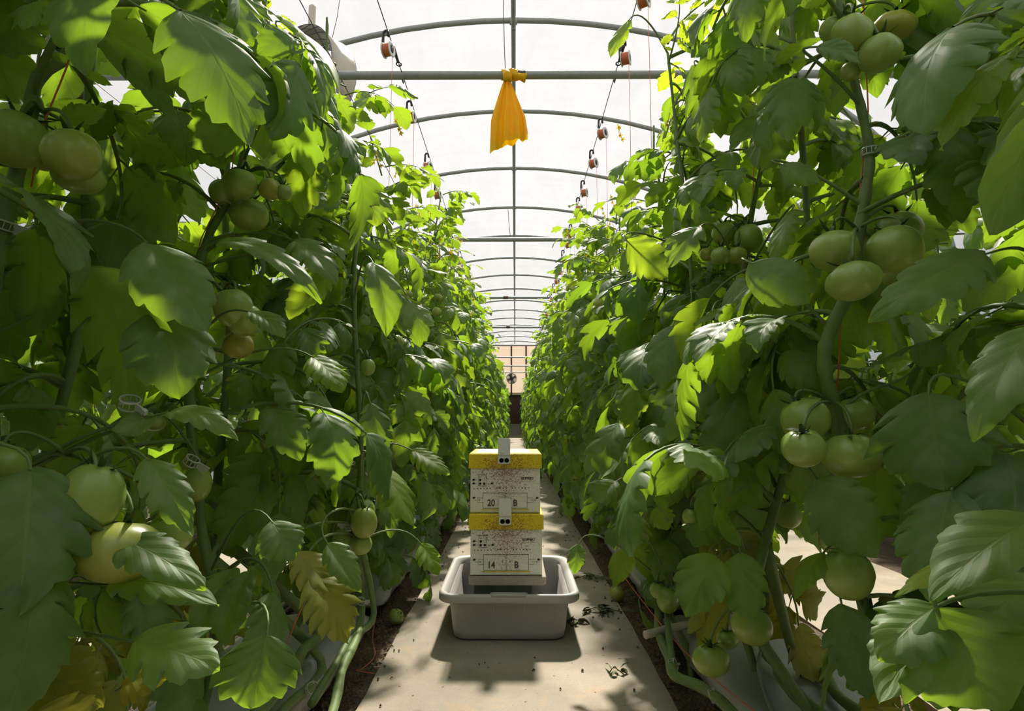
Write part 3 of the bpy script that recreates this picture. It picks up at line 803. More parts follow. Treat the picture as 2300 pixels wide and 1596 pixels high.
# fruit
def tomato_mesh(seed, flat=.84, ribs=5, dip=.16):
    rg = np.random.default_rng(seed); nu, nv = 28, 16; vs = []; ph = rg.uniform(0, 6)
    for i in range(nv + 1):
        v = PI * i / nv
        for j in range(nu):
            a = 2 * PI * j / nu; r = math.sin(v); z = math.cos(v) * flat
            rb = 1 + .035 * math.sin(ribs * a + ph) * (math.sin(v) ** .5) * (1.3 if z > 0 else .6) + .02 * math.sin(2 * a + ph)
            z -= dip * math.exp(-(r / .28) ** 2) if z > 0 else -.05 * math.exp(-(r / .2) ** 2)
            vs.append((r * rb * .5, r * rb * .5, z * .5) if False else (r * rb * .5 * math.cos(a), r * rb * .5 * math.sin(a), z * .5))
    mb = MB(); mb.add(vs, [(i * nu + j, (i + 1) * nu + j, (i + 1) * nu + (j + 1) % nu, i * nu + (j + 1) % nu) for i in range(nv) for j in range(nu)])
    return mb
TOMS = []
for k, (fl, rb, dp) in enumerate(((.84, 5, .16), (.90, 4, .13), (.78, 6, .18), (.95, 3, .10))):
    mb = tomato_mesh(40 + k, fl, rb, dp)
    mb.v = [(x * .072, y * .072, z * .072) for x, y, z in mb.v]
    TOMS.append(mb.mesh('tomato', M_TOMATO))
CALS = []
for k in range(3):
    rg = np.random.default_rng(60 + k); mb = MB(); z0 = .0245
    for j in range(6):
        a = j * PI / 3 + rg.uniform(-.2, .2); d = (math.cos(a), math.sin(a), rg.uniform(.15, .6))
        leaflet(mb, (0.002 * math.cos(a), .002 * math.sin(a), z0), d, (0, 0, 1), rg.uniform(.024, .036), .006, rg, 6, 3, rg.uniform(-1.2, .9), .2, 0, 0, 0)
    mb.lathe([(.0035, z0 - .004), (.0045, z0), (.003, z0 + .008), (.0028, z0 + .012)], 8)
    mb.uv = {}; CALS.append(mb.mesh('calyx', M_CALYX))

def add_tomato(plant, c, dia, tilt=(0, 0), rnd=random, seed=None, flat=None):
    k = rnd.randrange(4) if seed is None else seed % 4
    o = link('tomato', TOMS[k], plant)
    o.location = Vector(c) - plant.location
    s = dia / .074; o.scale = (s, s, s * (flat or 1.0)); o.rotation_euler = (tilt[0], tilt[1], rnd.uniform(0, 6))
    link('calyx', CALS[rnd.randrange(3)], o)
    return o

# ------------------------------------------------------------------ vines of the rows: a few kinds, copied
def stem_path(rg, H, lean=.03, lie=True, yd=1):
    pts = []
    if lie: pts += [(0, -.75 * yd, .10), (.01, -.5 * yd, .09), (-.02, -.25 * yd, .11), (-.01, -.08 * yd, .20)]
    n = 12; z0 = .34 if lie else 0.0
    for i in range(n + 1):
        z = z0 + (H - z0) * i / n
        pts.append((lean * math.sin(i * .9 + rg.uniform(0, .4)) + rg.uniform(-.01, .01), lean * math.cos(i * .7) - lean + rg.uniform(-.01, .01), z))
    return pts
def at_z(pts, z):
    best = pts[-1]
    for a, b in zip(pts[:-1], pts[1:]):
        if a[2] <= z <= b[2] and b[2] > a[2]:
            f = (z - a[2]) / (b[2] - a[2]); best = tuple(a[k] + (b[k] - a[k]) * f for k in range(3))
    return best

def foliage_mesh(seed, H, rows=(9, 5), z0=.20, step=.050, sizes=(1.14, .66)):
    rg = np.random.default_rng(seed); mb = MB(); pts = stem_path(rg, H); az = rg.uniform(0, 6); z = z0
    while z < H + .02:
        az += 2.39 + rg.uniform(-.4, .4); f = (z - z0) / (H - z0); p = at_z(pts, z)
        sz = sizes[0] + (sizes[1] - sizes[0]) * max(0, (f - .55) / .45)
        if f < .12: sz *= .75
        compound(mb, rg, Lr=(.34 if f < .75 else .22) * rg.uniform(.75, 1.1) * (.8 if f < .1 else 1), droop=rg.uniform(1.0, 2.2) if f < .8 else rg.uniform(.4, 1.3), e0=rg.uniform(.0, .7) + (.35 if f > .8 else 0),
                 size=sz, young=max(0, f - .55) * 1.1, org=p, az=az, rows=rows)
        z += step * rg.uniform(.7, 1.3)
    return mb, pts
VARS = []
for i in range(10):
    H = (2.0, 2.12, 1.92, 2.2, 2.05, 1.98, 2.1, 2.16, 2.02, 2.08)[i]
    mb, pts = foliage_mesh(500 + i, H, rows=(17, 7) if i < 5 else (11, 5))
    fm = mb.mesh('foliage', [M_LEAF, M_STEM])
    ms = MB(); k = len(pts); ms.tube(pts, [.0105 * (1 - .6 * (j / (k - 1))) for j in range(k)], 7); sm = ms.mesh('stem', M_STEM)
    VARS.append((fm, sm, pts, H))
def truss_on(t, pts, z, rg, n, side, d=.062):
    """a hanging cluster: a curved stalk and n fruit"""
    p = at_z(pts, z); a = side + rg.uniform(-.5, .5)
    e = Vector((p[0] + .09 * math.cos(a), p[1] + .09 * math.sin(a), z - .05)); e2 = e + Vector((.02 * math.cos(a), .02 * math.sin(a), -.10))
    mb = MB(); mb.tube([p, (p[0] + .05 * math.cos(a), p[1] + .05 * math.sin(a), z + .012), e, e2], [.004, .0035, .003, .002], 6); mb.build('truss_stalk', M_STEM, t)
    for k in range(n):
        f = k / max(1, n - 1); c = e.lerp(e2, f); b = a + (-1) ** k * 1.0 + rg.uniform(-.2, .2)
        dd = d * rg.uniform(.75, 1.1)
        add_tomato(t, t.location + c + Vector((.038 * math.cos(b), .038 * math.sin(b), -.03)), dd, (rg.uniform(-.4, .4), rg.uniform(-.4, .4)))

ROWX = .575
def row_plant(x, y, var, rz, label, group, fruit=0, side=0, sc=1.0, seed=0):
    fm, sm, pts, H = VARS[var]
    t = thing('tomato_plant', label, 'tomato plant', (x, y, 0), group)
    for nm, me in (('foliage', fm), ('stem', sm)):
        o = link(nm, me, t); o.rotation_euler = (0, 0, rz if nm == 'foliage' else (0 if int(y * 10) % 3 else PI)); o.scale = (1, 1, sc)
    if fruit:
        rg = np.random.default_rng(seed)
        for k in range(fruit):
            z = rg.uniform(.45, 1.5); truss_on(t, [(0, 0, 0), (0, 0, 2)], z, rg, int(rg.integers(2, 5)), side, rg.uniform(.05, .068))
    return t
rnd = random.Random(21)
def blossom_mesh(seed):
    rg = np.random.default_rng(seed); mb = MB()
    for k in range(3):
        c = np.array((rg.uniform(-.02, .02), rg.uniform(-.02, .02), -.018 * k)); ax = np.array((rg.uniform(-1, 1), rg.uniform(-1, 1), -.8)); ax /= np.linalg.norm(ax)
        u = np.cross(ax, (0, 0, 1.0)); u /= np.linalg.norm(u); w = np.cross(ax, u)
        for j in range(5):
            a = 2 * PI * j / 5; leaflet(mb, c, u * math.cos(a) + w * math.sin(a) + ax * .5, ax, .014, .006, rg, 8, 3, -.5, .2, 0)
        mb.tube([Vector(c), Vector(c + ax * .009)], [.0022, .0006], 6); mb.tube([Vector(c), Vector((0, 0, .02))], .0008, 4)
    mb.uv = {}; return mb.mesh('blossom', M_BLOSSOM)
BLOSSOMS = [blossom_mesh(k) for k in range(3)]
def fill_row(x, y0, y1, step, side, row, near, nfruit):
    y = y0; i = 0
    while y < y1:
        lab = 'tomato vine %s in the %s row beside the path, counting from the hives' % (ORD[i], row) if near and i < near else \
              ('leafy tomato vine further down the %s row beside the path' % row if near else 'tomato vine in the row beyond the %s path-side row' % row)
        grp = ('%s row vines beyond the hives' if near else 'vines of the outer %s row') % row
        row_plant(x + rnd.uniform(-.05, .05), y, rnd.randrange(5) if y < 5 else 5 + rnd.randrange(5), rnd.uniform(0, 6.28), lab, grp, nfruit if y < 7 else 0, side, rnd.uniform(.93, 1.06) if y > 3.5 or not near else rnd.uniform(.84, .90), int(y * 100) + (5 if x > 0 else 0))
        if near and y < 6:
            t = [o for o in bpy.data.objects if o.name.startswith('tomato_plant') and o.type == 'EMPTY' and abs(o.location.y - y) < 1e-5 and o.location.x * x > 0][0]
            for q in range(2):
                o = link('blossom', BLOSSOMS[(i + q) % 3], t); o.location = (-.12 * (1 if x > 0 else -1) - rnd.uniform(-.08, .08), rnd.uniform(-.15, .15), rnd.uniform(1.55, 1.85) + (.15 if y > 3.5 else 0))
        y += step * rnd.uniform(.85, 1.15); i += 1
fill_row(-ROWX, 1.95, 24.2, .36, 0.0, 'left', 6, 1)
fill_row(ROWX, 1.95, 24.2, .36, PI, 'right', 6, 1)
for k in range(7):
    for s_, nm_ in ((-1, 'left'), (1, 'right')):
        row_plant(s_ * (ROWX + .12), .15 - .42 * k, rnd.randrange(5), rnd.uniform(0, 6.28), 'tomato vine of the %s row standing behind the camera' % nm_, 'vines behind the camera, %s row' % nm_)
fill_row(-2.15, .6, 12.0, .42, 0, 'left', 0, 0)
fill_row(2.15, .6, 12.0, .42, PI, 'right', 0, 0)
#HERO
# ------------------------------------------------------------------ the near vines
def PZ(px, py, z):
    v = RM @ Vector(((px - CX) / F, (CY - py) / F, -1.0)); return CAM + v * ((z - CAM.z) / v.z)
RMI = np.array(RM.transposed())
def project(p):
    q = (p - np.array(CAM)) @ RMI.T
    w = np.maximum(-q[:, 2], 1e-3)
    return CX + F * q[:, 0] / w, CY - F * q[:, 1] / w, -q[:, 2]
KEEP = []                                               # the fruit that the photograph shows uncovered
LEFT_Y, LEFT_X = [-400, 0, 150, 215, 400, 600, 800, 1000, 1200, 1300, 1400, 1600], [560, 640, 760, 830, 880, 900, 910, 910, 930, 800, 770, 700]
RIGHT_Y, RIGHT_X = [-400, 0, 100, 300, 500, 700, 900, 1100, 1250, 1400, 1600], [1500, 1450, 1440, 1480, 1440, 1420, 1390, 1340, 1380, 1440, 1560]
def mesh_co(me, cache={}):
    if me.name not in cache:
        a = np.empty(len(me.vertices) * 3, dtype=np.float32); me.vertices.foreach_get('co', a); cache[me.name] = a.reshape(-1, 3).astype(float)
    return cache[me.name]
def blocked(p, side, margin=1.0):
    x, y, d = project(p)
    if (d < .43).any(): return True
    ok = d > .02
    if side < 0 and (x > np.interp(y, LEFT_Y, LEFT_X))[ok].any(): return True
    if side > 0 and (x < np.interp(y, RIGHT_Y, RIGHT_X))[ok].any(): return True
    for (kx, ky, r, kd) in KEEP:
        m = (d < kd + .03) & ((x - kx) ** 2 + (y - ky) ** 2 < (r * margin) ** 2)
        if m.sum() > 0: return True
    return False
STEMS = {}
def near_vine(label, pts, side, r0=.011, extra=()):
    """pts run from the top down to the ground"""
    pts = [Vector(p) for p in pts]; base = pts[-1].copy(); base.z = 0
    t = thing('tomato_plant', label, 'tomato plant', base)
    # smooth the run of the stem
    fine = []
    for i in range(len(pts) - 1):
        p0, p1, p2, p3 = pts[max(0, i - 1)], pts[i], pts[i + 1], pts[min(len(pts) - 1, i + 2)]
        for k in range(5):
            u = k / 5
            fine.append(.5 * ((2 * p1) + (p2 - p0) * u + (2 * p0 - 5 * p1 + 4 * p2 - p3) * u * u + (3 * p1 - p0 - 3 * p2 + p3) * u ** 3))
    fine.append(pts[-1])
    mb = MB(); n = len(fine); mb.tube([p - base for p in fine], [r0 * (.45 + .55 * min(1, i / (n * .6))) * (1 + .10 * math.sin(i * 1.7)) for i in range(n)], 10)
    mb.build('stem', M_STEM, t)
    for path, r in extra:
        e = MB(); e.tube([Vector(p) - base for p in path], r, 9); e.build('lowered_stem', M_STEM_PALE, t)
    STEMS[t.name] = (t, fine, side)
    return t
def rand_leaves(t, n, seed, zr=(.35, 2.25), az0=None, spread=PI, lib=None, scale=(.85, 1.15), tries=14):
    _, fine, side = STEMS[t.name]; rg = np.random.default_rng(seed); az = rg.uniform(0, 6)
    put = 0
    for i in range(n):
        z = zr[0] + (zr[1] - zr[0]) * (i + .5) / n
        p = min(fine, key=lambda q: abs(q.z - z))
        for k in range(tries):
            az = (az + 2.39 + rg.uniform(-.5, .5)) if az0 is None else az0 + rg.uniform(-spread, spread)
            L_ = lib or (YOUNG if z > 1.75 + rg.uniform(-.2, .2) else OLD if z < .45 and rg.uniform() < .5 else LEAVES)
            me = L_[int(rg.integers(len(L_)))]; s = rg.uniform(*scale)
            M = Matrix.Translation(p + Vector((0, 0, rg.uniform(-.04, .04)))) @ Matrix.Rotation(az, 4, 'Z') @ Matrix.Rotation(rg.uniform(-.3, .3), 4, 'X') @ Matrix.Rotation(rg.uniform(-.25, .25), 4, 'Y') @ Matrix.Scale(s, 4)
            co = mesh_co(me) @ np.array(M.to_3x3()).T + np.array(M.translation)
            if blocked(co, side): continue
            o = link('leaf', me, t); o.matrix_local = Matrix.Translation(-t.location) @ M; put += 1
            break
    return put
def hero_leaf(t, b, tip, wpx, d0, d1=None, kind=0, curl=.7, face=(0, 0, 0), fold=.25, lobes=1.0, edge=.35, twist=0.0, seed=0, stalk=True, rows=38, cols=13, tint=None):
    """one large leaflet with its stalk: from the place at b to the place at tip"""
    d1 = d0 if d1 is None else d1
    _, fine, side = STEMS[t.name]
    B = P(b[0], b[1], d0); T = P(tip[0], tip[1], d1); ch = T - B; Ln = ch.length
    view = (CAM - B.lerp(T, .5)).normalized() + Vector(face)
    d = ch.normalized(); n = (view - d * view.dot(d)).normalized(); s = d.cross(n)
    if n.z < -.35: pass
    k = curl / 2
    dv = d * math.cos(k) + n * math.sin(k)
    Lc = Ln * (k / math.sin(k)) if abs(k) > 1e-3 else Ln
    rg = np.random.default_rng(900 + seed + int(b[0] * 3 + b[1]))
    mb = MB(); o3 = t.location
    n2 = n * math.cos(k) - d * math.sin(k)
    W_ = wpx / F * (d0 + d1) / 2 * 1.12
    leaflet(mb, B - o3, dv, n2, Lc, W_, rg, rows, cols, curl, fold, lobes, rg.uniform(0, .3) if tint is None else tint, edge, twist=twist, asym=rg.uniform(-.15, .15))
    if stalk:
        tgt = min(fine, key=lambda q: (q - (B - Vector((0, 0, .05)))).length)
        mid = B.lerp(tgt, .4) - dv * .03; mid.z += .03
        mb.tube([q - o3 for q in bez(B + dv * .004, B - dv * .06, mid + Vector((0, 0, .015)), tgt)], [.0016 + .0002 * i for i in range(10)], 6, mi=1, caps=False)
    me = mb.mesh('leaf', [(M_LEAF, M_LEAF_YOUNG_LIT, M_LEAF_OLD)[kind], M_STEM])  # middle kind: leaf lit from behind, its brightness painted by a lighter colour
    return link('leaf', me, t)
def bez(p0, p1, p2, p3, n=9):
    return [p0 * (1 - u) ** 3 + p1 * 3 * u * (1 - u) ** 2 + p2 * 3 * u * u * (1 - u) + p3 * u ** 3 for u in [i / n for i in range(n + 1)]]
def fruit(t, px, py, wpx, d, flat=.9, tilt=(0, 0), seed=0, keep=True, rnd_=random.Random(3)):
    c = P(px, py, d); dd = wpx / F * d * 1.0 * (.994)
    o = add_tomato(t, c, dd, tilt, rnd_, seed, flat / .84)
    if keep: KEEP.append((px, py, wpx * .52, d))
    return o, c
def truss(t, node, items, d):
    """items: (px, py, width, depth offset, flatness, tilt). The stalk starts on the stem at node and forks to each calyx."""
    N0 = P(node[0], node[1], d); pos = t.location
    _, fine, side = STEMS[t.name]; s0 = min(fine, key=lambda q: (q - N0).length)
    mb = MB(); mb.tube([q - pos for q in bez(s0, s0.lerp(N0, .3) + Vector((0, 0, .03)), s0.lerp(N0, .7) + Vector((0, 0, .02)), N0)], [.0044 - .00012 * i for i in range(10)], 7)
    for k, it in enumerate(items):
        px, py, w, dd = it[:4]; fl = it[4] if len(it) > 4 else .88; tl = it[5] if len(it) > 5 else (0, 0)
        o, c = fruit(t, px, py, w, d + dd, fl, tl, k + int(px))
        up = Euler((tl[0], tl[1], 0)).to_matrix() @ Vector((0, 0, 1)); top = c + up * (w / F * d * .36)
        m = top + up * .022
        mb.tube([q - pos for q in bez(top, top + up * .03, N0.lerp(m, .5) + Vector((0, 0, .02)), N0)], [.0023 + .00006 * i for i in range(10)], 6)
    mb.build('truss_stalk', M_STEM, t)

def down(lst, d, last=None):
    out = [P(x, y, dd if dd else d) for x, y, dd in lst]
    return out
# ---- left side
LA = near_vine('nearest left tomato vine with very large green tomatoes at the edge of view',
    [P(300, -420, .82), P(262, -150, .81), P(215, 0, .80), P(150, 122, .80), P(84, 178, .80), P(66, 270, .80), P(30, 420, .80), P(2, 520, .80), P(-30, 760, .80), (-.68, .78, .45), (-.66, .74, .15), (-.64, .70, -.01)], -1, .0115)
LB = near_vine('left tomato vine second from the camera, green cluster beside a white clip at eye height',
    [P(640, -300, 1.2), P(600, -40, 1.2), P(572, 180, 1.2), P(545, 360, 1.2), P(510, 455, 1.2), P(465, 540, 1.2), P(425, 720, 1.2), P(430, 960, 1.2), P(455, 1200, 1.18), P(490, 1420, 1.16), (-.60, 1.12, .06), (-.60, 1.10, -.01)], -1, .0105)
LC = near_vine('left tomato vine third from the camera with four yellowing tomatoes low down',
    [P(735, 40, 1.62), P(740, 200, 1.62), P(800, 420, 1.62), P(795, 640, 1.62), P(800, 800, 1.62), P(812, 1000, 1.62), P(800, 1180, 1.62), P(778, 1260, 1.62), P(760, 1360, 1.6), (-.56, 1.50, .06), (-.56, 1.45, -.01)], -1, .009)
LD = near_vine('left tomato vine squeezed behind the nearest ones, close to the grow bags',
    [(-.78, .98, 2.25), (-.76, 1.0, 1.8), (-.80, 1.02, 1.3), (-.76, 1.0, .9), (-.80, .98, .5), (-.74, 1.0, .2), (-.72, 1.0, -.01)], -1, .010)
LE = near_vine('left tomato vine between the second and third from the camera, set back from the path',
    [(-.72, 1.42, 2.2), (-.70, 1.4, 1.8), (-.74, 1.42, 1.3), (-.70, 1.4, .9), (-.72, 1.42, .5), (-.70, 1.4, .2), (-.68, 1.4, -.01)], -1, .010)
LF = near_vine('left tomato vine at the very edge of view beside the camera', [(-.74, .52, 2.2), (-.72, .50, 1.6), (-.75, .52, 1.1), (-.72, .5, .6), (-.70, .5, .2), (-.68, .5, -.01)], -1, .010)
# ---- right side
RA = near_vine('nearest right tomato vine with a thick bare stem and four clusters of green tomatoes',
    [P(1850, -420, 1.0), P(1872, -120, 1.0), P(1893, 40, 1.0), P(1912, 150, .99), P(1938, 260, .98), P(1953, 345, .98), P(1945, 430, .98), P(1930, 520, .98), P(1912, 640, .98), P(1872, 725, .98), P(1852, 790, .98), P(1858, 860, .98), P(1885, 960, 1.0), P(1900, 1150, 1.02), (.60, 1.0, .25), (.60, .95, -.01)], 1, .0115)
RB = near_vine('right tomato vine second from the camera with a small cluster of pale green tomatoes',
    [P(1735, -160, 1.55), P(1738, 60, 1.55), P(1735, 250, 1.55), P(1690, 470, 1.55), P(1668, 640, 1.55), P(1640, 900, 1.55), P(1650, 1150, 1.55), P(1640, 1300, 1.52), (.57, 1.45, .10), (.57, 1.4, -.01)], 1, .0095)
RC = near_vine('right tomato vine with two green tomatoes hanging low over the grow bag',
    [(.68, 1.28, 2.2), (.64, 1.25, 1.7), (.66, 1.27, 1.2), (.63, 1.25, .8), P(1700, 1290, 1.22), P(1690, 1400, 1.2), (.58, 1.15, .1), (.58, 1.12, -.01)], 1, .0105)
RD = near_vine('right tomato vine set back behind the nearest right one',
    [(.80, .80, 2.2), (.78, .82, 1.7), (.82, .80, 1.2), (.78, .82, .8), (.76, .82, .4), (.74, .8, -.01)], 1, .010)
RE = near_vine('right tomato vine beside the camera with broad grey-green leaves at the edge of view',
    [(.62, .36, 2.2), (.60, .38, 1.6), (.63, .37, 1.1), (.60, .38, .6), (.58, .38, .2), (.58, .38, -.01)], 1, .010)
RF = near_vine('right tomato vine just nearer than the tub with small yellow fruit at its foot',
    [P(1500, 120, 1.78), P(1520, 300, 1.78), P(1545, 520, 1.78), P(1560, 800, 1.78), P(1530, 1050, 1.78), P(1510, 1220, 1.78), P(1490, 1330, 1.76), (.48, 1.70, .06), (.48, 1.66, -.01)], 1, .009)
# lowered stems lying along the beds
def lying(t, path, r):
    e = MB(); pts = [PZ(x, y, z) - t.location for x, y, z in path]; fine = []
    _, st, _ = STEMS[t.name]; pts.insert(0, min(st, key=lambda q: abs(q.z - .42)) - t.location)
    for i in range(len(pts) - 1):
        p0, p1, p2, p3 = pts[max(0, i - 1)], pts[i], pts[i + 1], pts[min(len(pts) - 1, i + 2)]
        for k in range(5):
            u = k / 5; fine.append(.5 * ((2 * p1) + (p2 - p0) * u + (2 * p0 - 5 * p1 + 4 * p2 - p3) * u * u + (3 * p1 - p0 - 3 * p2 + p3) * u ** 3))
    fine.append(pts[-1]); e.tube(fine, [r * (1 + .08 * math.sin(i * 1.1)) for i in range(len(fine))], 10); e.build('lowered_stem', M_STEM, t)
lying(RF, [(1462, 1290, .16), (1478, 1350, .13), (1480, 1420, .12), (1500, 1470, .12), (1515, 1515, .13), (1570, 1540, .13), (1620, 1575, .14), (1680, 1640, .14)], .0115)
lying(RF, [(1500, 1340, .17), (1500, 1400, .14), (1505, 1450, .13), (1512, 1500, .13)], .009)
lying(RC, [(1715, 1440, .16), (1745, 1490, .15), (1762, 1530, .15), (1800, 1570, .15), (1860, 1620, .15)], .014)
lying(RC, [(1790, 1490, .13), (1850, 1510, .13), (1880, 1560, .13), (1960, 1620, .13)], .012)
lying(LC, [(812, 1330, .16), (805, 1420, .14), (770, 1500, .13), (755, 1570, .13), (735, 1640, .13)], .0105)
lying(LC, [(840, 1375, .15), (790, 1430, .14), (760, 1480, .13), (700, 1580, .12)], .009)
lying(LE, [(705, 1400, .20), (680, 1460, .17), (640, 1530, .16), (560, 1620, .16)], .013)
lying(LB, [(720, 1480, .11), (640, 1590, .11), (560, 1680, .11)], .011)

# ---- fruit
truss(LA, (95, 250), [(35, 313, 138, -.02, .88, (.1, .2)), (162, 348, 126, -.06, .86, (-.1, -.15)), (178, 395, 112, .02, .72, (0, .1)), (100, 345, 90, .08, .8)], .80)
truss(LB, (560, 385), [(540, 412, 80, -.05, .86), (606, 424, 52, -.03, .9), (636, 432, 44, -.02, .9), (500, 432, 62, .0, .9), (560, 482, 92, .02, .85)], 1.19)
truss(LB, (500, 655), [(523, 690, 86, -.05, .95, (.2, .2)), (550, 718, 82, -.03, .85), (535, 775, 70, .03, .85)], 1.15)
truss(LA, (150, 1020), [(15, 1040, 92, -.06, .84, (0, -.2)), (198, 1123, 140, -.10, 1.10, (.1, .25)), (270, 1238, 188, -.08, .74, (-.2, .1)), (390, 1200, 80, -.02, .95)], .80)
truss(LB, (455, 1045), [(443, 1085, 62, -.02, 1.2), (345, 950, 50, .0, .8)], 1.15)
truss(LC, (800, 1110), [(815, 1145, 56, .02, .85), (818, 1173, 60, -.04, 1.05), (810, 1222, 52, -.03, .88), (772, 1212, 52, .03, .9)], 1.60)
truss(LC, (815, 800), [(826, 824, 36, -.05, 1.2)], 1.60)
truss(RA, (1895, 30), [(1912, 76, 92, -.08, .98, (.1, .1)), (1975, 120, 99, -.09, .88), (2008, 60, 98, -.02, .74, (0, .2)), (1868, 66, 56, .02, .95), (1911, 160, 46, -.04, .92)], 1.0)
truss(RA, (1925, 515), [(1874, 563, 110, -.05, .92, (.15, -.1)), (2010, 561, 121, -.08, .84, (.1, .3)), (1916, 631, 116, -.11, .84, (.25, -.1)), (2020, 515, 104, .03, .72), (2003, 622, 44, .05, .9), (1935, 530, 60, .06, .8)], .98)
truss(RB, (1680, 495), [(1627, 525, 58, .02, .86), (1682, 535, 64, -.04, .95), (1620, 574, 48, -.06, .96), (1655, 573, 46, -.07, .95), (1588, 571, 34, .04, .95)], 1.55)
truss(RA, (1868, 905), [(1807, 942, 106, -.03, .86, (-.2, -.3)), (1805, 1005, 99, -.10, .94, (.3, -.1)), (1911, 1023, 122, -.07, .80, (0, .1)), (1915, 930, 98, .02, .86, (0, .3))], .99)
truss(RA, (1890, 1195), [(1903, 1287, 104, -.06, .98), (1880, 1215, 76, .02, .8)], 1.02)
truss(RC, (1660, 1350), [(1687, 1403, 86, -.04, .86, (.1, .3)), (1597, 1482, 77, .0, .94), (1634, 1435, 46, .05, .85)], 1.22)
truss(RF, (1490, 1290), [(1478, 1325, 36, .0, 1.1), (1500, 1346, 50, -.03, 1.1), (1532, 1262, 30, .05, 1.2)], 1.74)
truss(RF, (1395, 985), [(1357, 1010, 32, .0, .9)], 1.78)
truss(RC, (1580, 1120), [(1552, 1160, 40, 0, 1.0), (1770, 1155, 60, .1, .9)], 1.30)

